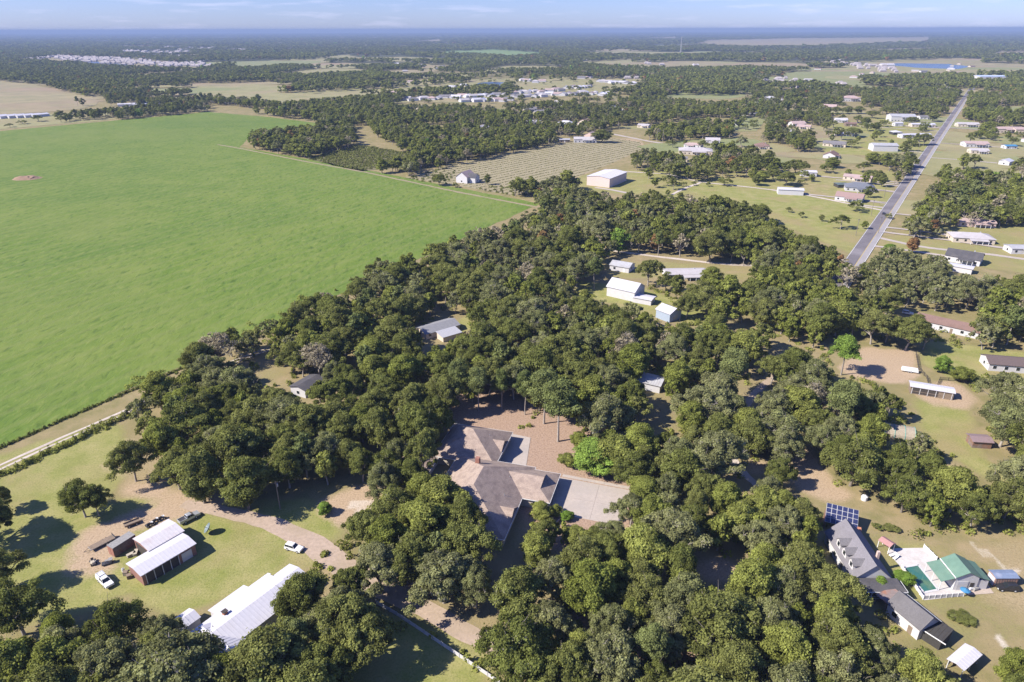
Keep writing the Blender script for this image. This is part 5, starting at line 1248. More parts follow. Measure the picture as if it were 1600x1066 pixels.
# kind -> (readable name, category, colour word)
KIND = {'oak': ("live_oak", "dark green oak"), 'moss': ("mossy_oak", "grey-green mossy oak"), 'lime': ("broadleaf_tree", "yellow-green broadleaf tree"),
        'bright': ("bright_tree", "bright green tree"), 'pine': ("pine_tree", "loose-crowned pine"), 'autumn': ("autumn_tree", "orange-brown autumn tree"), 'bare': ("bare_tree", "grey leafless tree")}
PROTO = {}
def make_proto(kind, var, lod):
    sd = hash_(kind) * 100 + var * 7 + lod
    rg = np.random.default_rng(sd)
    R, zb, zt, shape = 7.5, 4.6, 13.6, 'dome'
    if kind == 'lime' or kind == 'bright': R, zb, zt, shape = 5.6, 2.4, 13.0, 'egg'
    if kind == 'pine': R, zb, zt, shape = 5.2, 9.5, 17.5, 'pine'
    if kind == 'autumn': R, zb, zt, shape = 4.6, 3.0, 12.5, 'egg'
    if kind == 'bare': R, zb, zt, shape = 5.6, 4.5, 13.0, 'dome'
    if kind in ('oak', 'moss') and var == 1: R, zb, zt, shape = 7.3, 4.4, 13.4, 'open'
    if kind == 'oak' and var == 3: R, zb, zt, shape = 6.6, 3.8, 14.2, 'egg'
    if kind == 'oak' and var == 4: R, zb, zt, shape = 7.2, 5.0, 14.0, 'open'
    m = LM_['bright' if kind == 'pine' and var == 1 else kind]
    nl, per, leaf = [(112, 310, .21), (46, 75, .46), (14, 25, 1.3)][lod]
    if kind == 'bare': per = [34, 12, 8][lod]
    if kind == 'pine': per = int(per * .62)
    if shape == 'open': nl = int(nl * .7)
    moss = {'moss': [2400, 300, 40], 'oak': [420, 50, 6], 'bare': [500, 60, 12]}.get(kind, [0, 0, 0])[lod]
    cm, Lb = crown_mesh(f"crown", sd, R, zb, zt, nl, per, leaf, shape, m, moss)
    pale = kind in ('bare', 'moss', 'pine') or var % 2 == 0
    lean = tuple(rg.normal(0, .6, 2))
    nb = {'bare': 34, 'moss': 16, 'oak': 13, 'pine': 12}.get(kind, 9)
    V, F = branch_geo(rg, Lb, .36 if kind != 'pine' else .26, {'pine': 10.5, 'bare': 4.6}.get(kind, 4.2), nb if lod == 0 else 5, {'bare': 8, 'moss': 6, 'oak': 4, 'lime': 2}.get(kind, 0) if lod == 0 else 0, .17 if kind != 'pine' else .10, lean)
    tm = np_mesh("trunk", V, F, [pale_bark if pale else bark])
    return cm, tm, R, zb, zt
def hash_(s): return sum((i + 3) * ord(c) for i, c in enumerate(s)) % 9973
def proto(kind, var, lod):
    k = (kind, var, lod)
    if k not in PROTO: PROTO[k] = make_proto(kind, var, lod)
    return PROTO[k]
NVAR = {'oak': 5, 'moss': 4, 'lime': 3, 'bright': 2, 'pine': 1, 'autumn': 2, 'bare': 2}
DIM = {'oak': (7.5, 13.6), 'moss': (7.5, 13.6), 'lime': (5.6, 13.0), 'bright': (5.6, 13.0), 'pine': (5.2, 17.5), 'autumn': (4.6, 12.5), 'bare': (5.6, 13.0)}

# ------------------------------------------------------------------ trees: where they stand
KEEP = [  # open ground and roofs that no crown may hide (photo pixels)
    [(-50, 720), (0, 697), (185, 616), (205, 590), (278, 570), (288, 545), (345, 510), (430, 497), (458, 466), (540, 449), (560, 413), (600, 400), (650, 392), (715, 362), (780, 347), (830, 326), (845, 320), (700, 290), (560, 262), (375, 230), (390, 205), (500, 190), (325, 175), (0, 205), (-50, 210)],
    [(500, 785), (560, 757), (590, 775), (560, 800), (538, 828), (500, 812)],
    [(694, 662), (720, 658), (830, 668), (838, 655), (880, 648), (905, 665), (900, 700), (872, 722), (885, 742), (930, 752), (985, 768), (968, 815), (950, 838), (900, 835), (860, 800), (835, 792), (815, 830), (796, 836), (768, 820), (742, 790), (724, 740), (706, 725), (700, 700)],
    [(802, 795), (832, 793), (826, 880), (800, 905), (788, 870)],
    [(725, 632), (780, 626), (830, 642), (830, 660), (725, 656)], [(300, 1000), (327, 953), (381, 912), (421, 894), (456, 878), (468, 888), (440, 918), (414, 948), (392, 975), (352, 1008)], [(270, 966), (290, 955), (314, 962), (300, 980)],
    [(495, 878), (520, 852), (545, 868), (560, 890), (520, 888)], [(600, 895), (660, 930), (800, 1010), (790, 1028), (720, 1003), (625, 945), (600, 915)],
    [(592, 938), (660, 983), (770, 1060), (760, 1180), (560, 1200), (545, 1066), (600, 1000), (640, 985)],
    [(1092, 882), (1120, 868), (1150, 882), (1150, 912), (1112, 912)],
    [(1060, 955), (1090, 965), (1130, 988), (1150, 1003), (1125, 1005), (1080, 975)],
    [(1245, 700), (1272, 706), (1285, 745), (1335, 768), (1400, 800), (1425, 842), (1480, 835), (1700, 830), (1700, 1008), (1560, 1012), (1538, 1015), (1522, 1050), (1482, 1042), (1475, 1012), (1430, 1006), (1390, 972), (1352, 925), (1318, 880), (1300, 850), (1285, 800), (1250, 765)],
    [(1312, 570), (1345, 548), (1430, 548), (1500, 592), (1512, 605), (1515, 690), (1560, 725), (1570, 755), (1520, 738), (1475, 698), (1442, 678), (1428, 640), (1400, 615), (1380, 598), (1335, 588)],
    [(1440, 540), (1530, 548), (1550, 550), (1700, 560), (1700, 580), (1560, 584), (1500, 585), (1450, 570)],
    [(1432, 490), (1515, 484), (1522, 515), (1505, 528), (1470, 512)], [(1408, 484), (1432, 484), (1430, 497), (1410, 495)],
    [(1372, 378), (1400, 366), (1440, 375), (1490, 356), (1545, 355), (1700, 355), (1700, 425), (1530, 425), (1490, 425), (1485, 398), (1440, 390)],
    [(895, 438), (955, 442), (1000, 438), (1030, 468), (1060, 474), (1105, 488), (1100, 502), (1030, 502), (1000, 475), (950, 465), (910, 450)],
    [(955, 398), (1010, 398), (1110, 412), (1180, 418), (1175, 426), (1090, 432), (1040, 428), (985, 428), (950, 410)],
    [(655, 512), (690, 490), (728, 490), (728, 505), (712, 528), (690, 538), (660, 530)],
    [(460, 598), (482, 585), (492, 590), (476, 622), (464, 615)], [(345, 590), (400, 578), (450, 572), (455, 588), (410, 600)],
    [(985, 580), (1038, 592), (1033, 612), (1005, 608)],
    [(1155, 605), (1185, 590), (1205, 590), (1180, 630), (1165, 632)], [(1135, 712), (1150, 710), (1196, 765), (1185, 772), (1160, 742)], [(1168, 720), (1200, 718), (1200, 733), (1172, 738)],
    [(1125, 498), (1190, 514), (1190, 522), (1135, 512)], [(1386, 663), (1420, 660), (1418, 685), (1390, 682)],
    [(300, 1000), (345, 985), (358, 1012), (338, 1038), (318, 1030)], [(150, 918), (200, 905), (262, 922), (232, 948), (160, 938)], [(1294, 528), (1342, 528), (1338, 560), (1326, 596), (1304, 596)], [(1474, 1025), (1508, 1000), (1546, 1018), (1562, 1064), (1500, 1068), (1476, 1052)], [(145, 882), (190, 888), (225, 900), (310, 848), (312, 872), (235, 930), (150, 925)], [(262, 970), (290, 950), (318, 962), (310, 985), (280, 992)],
    # middle distance
    [(556, 197), (575, 197), (592, 220), (635, 236), (568, 226), (556, 212)], [(880, 217), (1000, 217), (1090, 230), (1092, 236), (1010, 226), (990, 240), (905, 268), (832, 298), (725, 288), (640, 274), (870, 226)],
    [(478, 250), (560, 230), (636, 241), (620, 262), (560, 264)],
    [(945, 207), (1020, 220), (1095, 230), (1120, 236), (1090, 238), (1010, 226)],
    [(918, 262), (980, 264), (1080, 286), (1130, 290), (1240, 300), (1390, 325), (1380, 350), (1330, 394), (1215, 347), (1195, 318), (1130, 306), (1080, 300), (1000, 298), (940, 296), (915, 290)],
    [(1130, 276), (1200, 274), (1250, 268), (1320, 268), (1395, 282), (1400, 300), (1385, 325), (1250, 306), (1150, 290)],
    [(1278, 202), (1300, 197), (1330, 192), (1380, 182), (1450, 180), (1492, 178), (1472, 210), (1442, 242), (1400, 240), (1360, 238), (1300, 234), (1275, 220)],
    [(1326, 404), (1362, 404), (1420, 330), (1484, 238), (1503, 178), (1512, 148), (1500, 148), (1482, 178), (1438, 245), (1390, 325)],
    [(1555, 200), (1610, 200), (1610, 214), (1552, 214)], [(1508, 220), (1540, 220), (1540, 236), (1508, 236)], [(1495, 192), (1530, 192), (1530, 204), (1495, 204)], [(1565, 228), (1590, 228), (1590, 238), (1565, 238)], [(1490, 208), (1560, 215), (1600, 218), (1600, 223), (1480, 224)], [(1470, 238), (1505, 236), (1500, 246), (1462, 250)],
    [(1148, 187), (1178, 183), (1196, 190), (1192, 205), (1152, 206)], [(1300, 165), (1380, 168), (1395, 180), (1300, 190)], [(1318, 150), (1345, 150), (1345, 160), (1318, 162)],
    [(800, 128), (900, 122), (1000, 120), (1010, 136), (925, 150), (830, 158), (600, 162), (690, 150), (800, 148)],
    [(712, 262), (765, 262), (765, 290), (712, 292)], [(1305, 268), (1362, 268), (1362, 318), (1305, 318)],
    [(0, 180), (75, 180), (80, 192), (0, 198)],
    # fields of the far distance
    [(-400, 120), (0, 125), (50, 129), (110, 145), (162, 151), (162, 160), (95, 172), (0, 178), (-400, 190)],
    [(340, 108), (420, 97), (545, 87), (550, 91), (500, 98), (400, 107)], [(400, 152), (500, 142), (640, 133), (745, 125), (830, 123), (830, 131), (720, 141), (560, 147), (440, 158)],
    [(682, 84), (700, 80), (770, 77), (845, 82), (845, 86), (800, 90), (740, 86)], [(1085, 70), (1105, 63), (1240, 60), (1455, 58), (1450, 65), (1300, 71), (1190, 74)],
    [(955, 62), (1055, 58), (1062, 61)], [(865, 98), (1035, 90), (960, 98)], [(1350, 96), (1430, 92), (1538, 92), (1525, 108), (1400, 108)], [(1550, 86), (1560, 80), (1700, 79), (1700, 87)], [(1335, 78), (1450, 75), (1475, 78), (1380, 81)],
    [(30, 94), (90, 87), (200, 91), (345, 103), (310, 110), (180, 105)], [(1035, 151), (1060, 145), (1185, 149), (1130, 155)], [(1518, 120), (1570, 119), (1570, 128), (1518, 129)],
    [(190, 79), (300, 78), (300, 85), (190, 84)], [(640, 66), (690, 61), (690, 66)],
]
FOREST = [
    [(195, 598), (215, 575), (280, 560), (283, 545), (345, 510), (430, 496), (455, 466), (545, 448), (560, 413), (650, 392), (715, 362), (780, 346), (800, 318), (785, 296), (850, 280), (900, 296), (950, 312), (1000, 298), (1100, 303), (1150, 305), (1210, 342), (1330, 395), (1440, 392), (1700, 412), (1750, 600), (1750, 1250), (-100, 1280), (-100, 1030), (0, 1020), (70, 985), (130, 950), (200, 925), (262, 985), (300, 1012), (385, 978), (430, 910), (490, 878), (545, 830), (560, 795), (600, 770), (560, 752), (470, 742), (400, 770), (270, 752), (245, 735), (258, 735), (250, 695), (212, 662)],
    [(385, 205), (440, 201), (550, 193), (558, 213), (545, 232), (480, 242), (430, 240), (390, 224)],
    [(575, 252), (640, 248), (700, 237), (760, 220), (862, 205), (868, 217), (790, 232), (700, 255), (625, 272), (590, 267)],
    [(325, 160), (560, 155), (700, 160), (900, 158), (1000, 140), (1500, 110), (1800, 110), (1800, 412), (1440, 392), (1400, 330), (1380, 290), (1210, 262), (1130, 268), (1000, 285), (960, 262), (990, 240), (870, 203), (760, 218), (700, 236), (640, 245), (575, 205), (500, 188), (440, 178)],
    [(-300, 200), (60, 190), (130, 176), (320, 160), (325, 172), (140, 188), (0, 204), (-300, 240)],
]
HINT = [(1450, 440, 90, 'moss', .85), (1560, 650, 90, 'moss', .7), (960, 660, 80, 'lime', .6), (1380, 960, 140, 'lime', .4), (960, 900, 90, 'lime', .35), (1200, 470, 130, 'lime', .3), (880, 400, 140, 'moss', .35), (1000, 960, 110, 'moss', .45),
        (1250, 620, 120, 'moss', .35), (700, 900, 70, 'moss', .4), (650, 800, 60, 'lime', .5), (1500, 310, 110, 'lime', .35), (1545, 318, 40, 'autumn', .3), (500, 180, 120, 'lime', .45), (700, 190, 150, 'lime', .35), (1100, 170, 100, 'lime', .35), (760, 380, 60, 'moss', .5), (1520, 160, 90, 'lime', .5), (1180, 830, 90, 'lime', .35), (1330, 380, 60, 'moss', .4)]
KP = [np.array(k, float) for k in KEEP]; FP = [np.array(k, float) for k in FOREST]
KBB = [(k[:, 0].min(), k[:, 1].min(), k[:, 0].max(), k[:, 1].max()) for k in KP]
def blocked(X, Y, zs, R):
    """crowns whose outline would cover open ground or a roof in the photo"""
    bad = np.zeros(len(X), bool)
    for dx, dz in ((0, .62), (-.88, .55), (.88, .55), (0, 1.05), (0, .25), (-.6, .9), (.6, .9), (0, 0), (-.7, .3), (.7, .3)):
        q = topx(np.stack([X + dx * R, Y, dz * zs], -1))
        for k, bb in zip(KP, KBB):
            if bb[0] > q[:, 0].max() or bb[2] < q[:, 0].min(): continue
            bad |= inside(k, q[:, 0], q[:, 1])
    c = topx(np.stack([X, Y, .62 * zs], -1)); t_ = topx(np.stack([X, Y, 1.1 * zs], -1)); l_ = topx(np.stack([X - R, Y, .62 * zs], -1))
    rx, ry = np.abs(c[:, 0] - l_[:, 0]) * .8, np.abs(c[:, 1] - t_[:, 1]) * .85
    for k, bb in zip(KP, KBB):          # small openings a crown could swallow whole
        if bb[2] - bb[0] > 75: continue
        m_ = k.mean(0)
        for p in [m_] + [m_ + (v - m_) * .5 for v in k]:
            bad |= ((c[:, 0] - p[0]) / rx) ** 2 + ((c[:, 1] - p[1]) / ry) ** 2 < 1
    return bad
rg = np.random.default_rng(11)
TREES = []          # x, y, kind, var, scale_xy, scale_z, fixed
HAND = [  # photo pixel of the trunk's foot, kind, height, crown radius, label
    (213, 752, 'oak', 13, 6.0, "lone green oak with forked trunk beside the dirt lot"), (134, 808, 'oak', 11, 6.0, "loose leaning oak standing alone on the left lawn"),
    (155, 806, 'oak', 9.5, 3.6, "small oak beside the loose leaning one on the left lawn"), (38, 992, 'oak', 14, 7.5, "sparse oak with leaning trunk at the lower left edge"), (2, 930, 'oak', 12, 6, "oak cut by the left edge above the leaning one"), (-18, 850, 'oak', 14, 8, "oak crown beyond the left edge throwing shade on the lawn"), (8, 800, 'oak', 8, 3, "small tree at the left edge of the lawn"),
    (850, 662, 'pine', 19, 6.0, "tall pine behind the main house, left of a pair"), (872, 690, 'pine', 21, 6.4, "tall pine with bent pale trunk behind the main house"), (820, 648, 'pine', 16, 3.2, "thin pine left of the tall pair behind the main house"), (784, 640, 'pine', 15, 3.0, "thin pine in the shade behind the main house"),
    (1314, 586, 'pine', 15, 5.5, "lone green pine with bare trunk at the paddock's left end"),
    (926, 738, 'bright', 9.5, 6.5, "bright green rounded tree at the main house's back drive"), (885, 728, 'lime', 4.0, 2.6, "small green shrub tree on the bare yard behind the main house"), (1004, 792, 'lime', 9, 5.0, "yellow-green tree at the driveway's far right corner"), (1012, 446, 'oak', 13, 6.5, "big oak between the white gable barn and the lane"), (1110, 452, 'lime', 11, 5.5, "yellow-green tree at the pale lane house's right end"), (1072, 498, 'oak', 11, 5.5, "oak pressed against the right of the blue-fronted barn"), (928, 452, 'pine', 16, 4.0, "tall pine left of the white gable barn"), (1040, 455, 'oak', 10, 4.5, "oak in front of the pale lane house"), (985, 822, 'moss', 9, 5.2, "grey-green tree overhanging the end of the concrete driveway"),
    (958, 740, 'lime', 12, 6.5, "yellow-green tree right of the bright green rounded one"),
    (1187, 352, 'oak', 12, 7.5, "round oak standing in the warehouse meadow"), (1017, 310, 'oak', 7, 3.6, "small oak in front of the white warehouse"), (1043, 305, 'lime', 4, 2.4, "small pale tree right of the warehouse oak"),
    (1335, 214, 'oak', 10, 10.5, "round dark tree alone on the upper meadow"), (1305, 178, 'oak', 10, 9, "left tree of the meadow row of three"), (1325, 178, 'oak', 10, 9, "middle tree of the meadow row of three"), (1341, 178, 'oak', 10, 9, "right tree of the meadow row of three"),
    (940, 223, 'oak', 13, 12, "big round oak beside the pink vineyard house"), (1443, 227, 'oak', 12, 8.5, "dark oak beside the road in front of the mobile home"), (1457, 190, 'oak', 12, 9, "oak at the road verge above the low white house"), (1417, 262, 'oak', 14, 9, "dark oak left of the road by the shaded verge"),
    (1470, 582, 'bright', 6.5, 3.4, "dense green bush tree above the horse shed"), (1500, 596, 'lime', 5.5, 3.8, "round olive shrub right of the dense green bush"), (1545, 575, 'lime', 3.5, 1.8, "small shrub at the corner of the long white house"),
    (508, 803, 'bright', 3.4, 2.1, "round clipped bush beside the sandy patch"), (130, 166, 'oak', 12, 6, "right one of two small trees in the tan field"), (122, 166, 'pine', 16, 4.5, "thin left one of two trees in the tan field"),
    (1457, 366, 'autumn', 9, 3.6, "orange autumn tree beside the grey bungalow"), (1424, 396, 'autumn', 9, 3.6, "orange-tan tree standing in the concrete drive's lawn"), (1388, 398, 'bright', 6, 4.2, "round bright green tree beside the concrete drive"), (1462, 372, 'moss', 7, 3, "pale grey-green shrub left of the grey bungalow"),
    (718, 634, 'pine', 17, 4.2, "leftmost thin tree in the shaded back yard"), (748, 642, 'pine', 16, 4.0, "second thin tree from the left in the shaded back yard"), (700, 652, 'oak', 14, 6.0, "oak shading the main house's back left corner"), (765, 618, 'oak', 14, 6.5, "oak at the far end of the shaded back yard"), (655, 712, 'oak', 17, 6.5, "tall oak throwing shade across the main house's back wing"), (684, 690, 'oak', 16, 5.5, "tall oak at the main house's back left roof edge"), (664, 748, 'oak', 15, 6.0, "dark oak pressing against the main house's left wing"), (690, 815, 'lime', 13, 6.0, "yellow-green tree leaning over the main house's left front"), (728, 850, 'oak', 13, 6.5, "dark oak in front of the main house shading its roof"),
    (1562, 698, 'moss', 15, 8.0, "huge grey oak right of the brown shed, nearest it"), (1598, 668, 'moss', 16, 8.5, "huge grey oak cut by the right edge above the brown shed"), (1610, 735, 'oak', 15, 8.0, "dark oak cut by the right edge below the brown shed"), (1560, 640, 'moss', 13, 6.5, "grey oak below the long white house's right end"),
    (1228, 290, 'oak', 11, 8, "dark tree left of the plain white shed"), (1243, 272, 'oak', 12, 9, "dark tree behind the plain white shed"), (1190, 283, 'lime', 8, 7, "bright bushy tree left of the driveway sheds"), (1208, 282, 'oak', 9, 6.5, "dark bushy tree between bright bushes and sheds"), (1181, 290, 'oak', 8, 6, "olive tree at the left end of the driveway sheds"), (1372, 283, 'oak', 9, 6, "oak between pink house and road"), (1300, 262, 'lime', 9, 7, "yellow-green tree above the pink roadside house"), (1395, 258, 'oak', 11, 8, "oak below the pink-roofed meadow house"), (1368, 204, 'oak', 9, 8, "dark tree left of the small white meadow shed"), (1363, 185, 'oak', 10, 10, "oak left of the large farm building"), (1384, 178, 'oak', 10, 9, "oak behind the large farm building"), (1437, 178, 'oak', 10, 9, "oak right behind the large farm building"), (1425, 193, 'oak', 8, 8, "oak in front of the large farm building"), (1340, 192, 'bare', 9, 8, "grey tree beside the small brown meadow shed"), (1352, 197, 'oak', 10, 9, "dark tree right of the small brown meadow shed"),
    (1377, 292, 'oak', 9, 5, "oak behind the dark hip-roofed house"), (1363, 256, 'lime', 10, 8, "yellow-green tree behind the pink roadside house"),
    (686, 290, 'oak', 9, 5.5, "dark tree left of the vineyard farmhouse"), (762, 289, 'oak', 8, 4.5, "dark tree right of the vineyard farmhouse"), (712, 293, 'oak', 4, 3, "low shrub at the farmhouse's front corner"), (814, 302, 'oak', 10, 6.5, "dark round tree at the vineyard's near corner"), (880, 300, 'bare', 8, 5, "pale bushy tree left of the warehouse"),
    (1232, 332, 'oak', 3.6, 2.4, "leftmost of three saplings on the meadow"), (1251, 340, 'oak', 4.2, 2.6, "middle of three saplings on the meadow"), (1283, 346, 'oak', 4.2, 2.4, "rightmost of three saplings on the meadow"), (1350, 358, 'lime', 5, 2.5, "small tree by the road's near verge"), (1388, 342, 'oak', 4, 2.6, "small dark tree just right of the dark car"),
    (1502, 968, 'oak', 1.3, 2.6, "low round bush on the lawn below the pool"), (1370, 826, 'oak', 1.2, 1.4, "left low shrub on the lawn beside the solar shelter"), (1392, 828, 'oak', 1.2, 1.8, "right low shrub on the lawn beside the solar shelter"), (1372, 925, 'bright', 4.0, 2.0, "bright green tree in front of the dark porch"), (1409, 910, 'bright', 2.5, 2.6, "bright shrub between porch and pool"),
    (850, 858, 'oak', 8, 4.2, "dark tree in front of the main house's garage corner"), (838, 884, 'lime', 9, 4.5, "yellow-green tree below the garage corner beside deep shade"), (900, 848, 'lime', 4.5, 3.0, "green shrub on the leaf-strewn bank below the driveway, left one"), (928, 846, 'oak', 4, 2.8, "dark shrub on the leaf-strewn bank below the driveway, right one"), (958, 852, 'moss', 6, 4.0, "grey-green small tree below the driveway's far end"), (905, 700, 'lime', 5, 3.2, "small tree at the right of the bare back yard"),
    (866, 806, 'lime', 3, 2.2, "yellow-green shrub at the garage's front corner"), (886, 812, 'bright', 2.4, 1.8, "small bright shrub at the driveway's near edge"), (845, 812, 'lime', 5, 3.0, "green shrub tree in front of the garage wing"), (560, 800, 'lime', 0.01, 0.01, ""),
    (60, 190, 'oak', 9, 8, "dark shrubby tree at the field's far left corner"), (95, 186, 'oak', 12, 10, "big dark tree in the field's far left hedge"), (35, 194, 'oak', 6, 6, "small tree below the long white sheds"), (16, 199, 'oak', 5, 5, "shrub at the far left below the long white sheds"), (212, 180, 'oak', 5, 5, "lone dark bush on the field's far edge"),
]
hand = []
for x, y, k, h, R, lb in HAND:
    if not lb: continue
    p = gp(x, y); d = DIM[k]
    v = 1 if 'lone green pine' in lb else 4 if (k == 'oak' and 'lean' in lb or 'forked' in lb or 'loose' in lb) and k == 'oak' else int(rg.integers(0, min(4, NVAR[k])))
    hand.append([p[0], p[1], k, v, R / d[0], h / d[1], lb])

def kind_at(px_, py_, u):
    for x, y, r, k, pr in HINT:
        if (px_ - x) ** 2 + ((py_ - y) * 1.25) ** 2 < r * r and u < pr: return k
    u2 = (u * 7.31) % 1
    return 'oak' if u2 < .58 else 'moss' if u2 < .75 else 'lime' if u2 < .90 else 'pine' if u2 < .93 else 'bright' if u2 < .933 else 'bare' if u2 < .985 and py_ < 640 else 'autumn' if py_ < 420 else 'moss'
PC = [p_.mean(0) for p_ in PAST]
# candidates: dense near the camera, thinning outwards
cell = {}
def place(xs, ys, gap, mind, keepout):
    n = len(xs); acc = []
    Rr = rg.uniform(.52, 1.18, n) + (rg.uniform(0, 1, n) < .12) * .25 if keepout == 'near' else rg.uniform(.5, 1.1, n)
    q = topx(np.stack([xs, ys, np.full(n, 6.5)], -1))
    okf = np.zeros(n, bool)
    for f in FP: okf |= inside(f, q[:, 0], q[:, 1])
    if keepout == 'far': okf = (q[:, 1] < 330) & (okf | (q[:, 1] < 160))
    u = rg.uniform(0, 1, n)
    idx = np.nonzero(okf)[0]
    kinds = [kind_at(q[i, 0], q[i, 1], u[i]) for i in idx]
    dR = np.array([DIM[k][0] for k in kinds]) * Rr[idx]; dH = np.array([DIM[k][1] for k in kinds]) * (Rr[idx] * .6 + .4)
    bad = blocked(xs[idx], ys[idx], dH, dR)
    for j, i in enumerate(idx):
        if bad[j]: continue
        if ys[i] > 480 and any(abs(pp_[0] - xs[i]) < 130 and abs(pp_[1] - ys[i]) < 130 and inside(PAST[kk], np.array([xs[i]]), np.array([ys[i]]))[0] for kk, pp_ in enumerate(PC)): continue
        x, y, r = xs[i], ys[i], dR[j]
        cx, cy = int(x // 12), int(y // 12); hit = False
        for a_ in range(cx - 2, cx + 3):
            for b_ in range(cy - 2, cy + 3):
                for (x2, y2, r2) in cell.get((a_, b_), ()):
                    if (x - x2) ** 2 + (y - y2) ** 2 < ((r + r2) * gap) ** 2: hit = True; break
                if hit: break
            if hit: break
        if hit: continue
        cell.setdefault((cx, cy), []).append((x, y, r))
        k = kinds[j]
        acc.append([x, y, k, int(rg.integers(0, min(4, NVAR[k]))), Rr[i], Rr[i] * .6 + .4, None])
    return acc
for h_ in hand: cell.setdefault((int(h_[0] // 12), int(h_[1] // 12)), []).append((h_[0], h_[1], h_[4] * DIM[h_[2]][0]))
n1 = 26000
ys = rg.uniform(62, 520, n1); xs = rg.uniform(-1, 1, n1) * (ys * .82 + 60)
gap_ = np.sin(xs / 17 + 2 * np.sin(ys / 23)) + np.sin(ys / 19 + 2 * np.sin(xs / 29 + 1)); k_ = gap_ > -1.72; xs, ys = xs[k_], ys[k_]
near = place(xs, ys, .58, 0, 'near')
n2 = 52000
ys = np.sqrt(rg.uniform(480 ** 2, 1500 ** 2, n2)); xs = rg.uniform(-1, 1, n2) * (ys * .80 + 40)
gap_ = np.sin(xs / 47 + 2 * np.sin(ys / 61)) + np.sin(ys / 52 + 2 * np.sin(xs / 71 + 1)); k_ = gap_ > -1.15; xs, ys = xs[k_], ys[k_]
mid = place(xs, ys, .66, 0, 'far')
# scattered yard trees on the lawns between the right-hand houses
ny_ = 900; xs = np.zeros(ny_); ys = np.zeros(ny_)
for i in range(ny_): xs[i], ys[i] = gp(rg.uniform(1000, 1640), rg.uniform(165, 400))
q = topx(np.stack([xs, ys, np.zeros(ny_)], -1)); yard = []
NBC = [gp(*b[3]) for b in NB]
for i in range(ny_):
    if len(yard) > 95: break
    if not any(inside(k, q[i:i+1, 0], q[i:i+1, 1])[0] for k in KP[27:]): continue
    s_ = rg.uniform(.3, .85) if ys[i] < 600 else rg.uniform(.5, 1.0); k = 'lime' if rg.uniform() < .35 else 'oak'; R_ = DIM[k][0] * s_
    P_ = np.array([xs[i], ys[i]])
    if min(np.hypot(*(P_ - b)) for b in NBC) < 13 + R_ or -26 - R_ < (P_ - RA) @ rn < 8 + R_ * .6 or q[i, 0] < 1010 and q[i, 1] > 205: continue
    if any((P_[0] - t[0]) ** 2 + (P_[1] - t[1]) ** 2 < (R_ + DIM[t[2]][0] * t[4]) ** 2 for t in yard): continue
    if 1060 < q[i, 0] < 1400 and 292 < q[i, 1] < 402: continue
    yard.append([xs[i], ys[i], k, int(rg.integers(0, 3)), s_, s_ * rg.uniform(.75, 1.0), None])
for k_ in range(14):
    t_ = 60 + k_ * 58 + rg.uniform(-15, 15); sd_ = 1; s_ = rg.uniform(.5, 1.0)
    P_ = RA + rd * t_ + rn * (sd_ * (12 + 6 * s_) + (3 if sd_ > 0 else -3))
    if min(np.hypot(*(P_ - b)) for b in NBC) > 20: yard.append([P_[0], P_[1], 'oak', int(rg.integers(0, 4)), s_, s_ * .85, None])
sub_ = [np.array(b[:2]) for b in SUB]; SW = [gp(*b) for b in sub_]
for i in range(420):
    P_ = gp(rg.uniform(590, 1015), rg.uniform(119, 162)); s_ = rg.uniform(.45, .95)
    if min(np.hypot(*(P_ - b)) for b in SW) > 11 + s_ * 3 and len(yard) < 340: yard.append([P_[0], P_[1], 'oak' if rg.uniform() < .7 else 'lime', int(rg.integers(0, 3)), s_, s_ * .8, None])
# hedgerow between orchard and vineyard, grove at the field's inner corner
def treeline(a, b, n, w_, R0, R1, kinds):
    A, B = gp(*a), gp(*b); d_ = (B - A) / np.hypot(*(B - A)); nn_ = np.array([-d_[1], d_[0]])
    for i in range(n):
        P_ = A + (B - A) * ((i + rg.uniform(.2, .8)) / n) + nn_ * rg.uniform(-w_, w_); k = kinds[int(rg.integers(0, len(kinds)))]; s_ = rg.uniform(R0, R1) / DIM[k][0]
        yard.append([P_[0], P_[1], k, int(rg.integers(0, min(4, NVAR[k]))), s_, max(s_ * .9, .6), None])
treeline((598, 272), (868, 219), 44, 5, 5.0, 7.5, ['oak', 'oak', 'oak', 'lime'])
treeline((640, 257), (860, 214), 26, 6, 5.0, 7.5, ['oak', 'oak', 'moss'])
treeline((392, 226), (470, 244), 14, 5, 5.5, 8, ['oak', 'oak', 'lime'])
treeline((470, 240), (552, 226), 14, 6, 6, 9, ['oak'])
treeline((395, 216), (552, 214), 20, 10, 6, 9, ['oak', 'oak', 'moss'])
treeline((800, 306), (905, 296), 14, 7, 5, 7.5, ['oak', 'lime', 'moss'])
mid += yard
ALLT = hand + near + mid
def psize(t):
    q = np.array([t[0], t[1], 5.0]) - np.array([0, 0, CAMH]); k = q @ fw
    sx, sy = topx(np.array([[t[0], t[1], 5.0]]))[0]
    R = DIM[t[2]][0] * t[4]
    off = max(0, -sx - R * FPX / k, sx - PW - R * FPX / k, sy - PH - R * FPX / k)
    return -1 if off > 0 else R * FPX / k
near_sorted = sorted(near + mid, key=psize, reverse=True)
limit = {'oak': 290, 'moss': 290, 'lime': 290, 'pine': 290, 'bright': 290, 'bare': 290, 'autumn': 290}
NSINGLE = 300 - len(hand)
single = [t for t in near_sorted[:NSINGLE] if psize(t) > 0]
rest = near_sorted[len(single):]
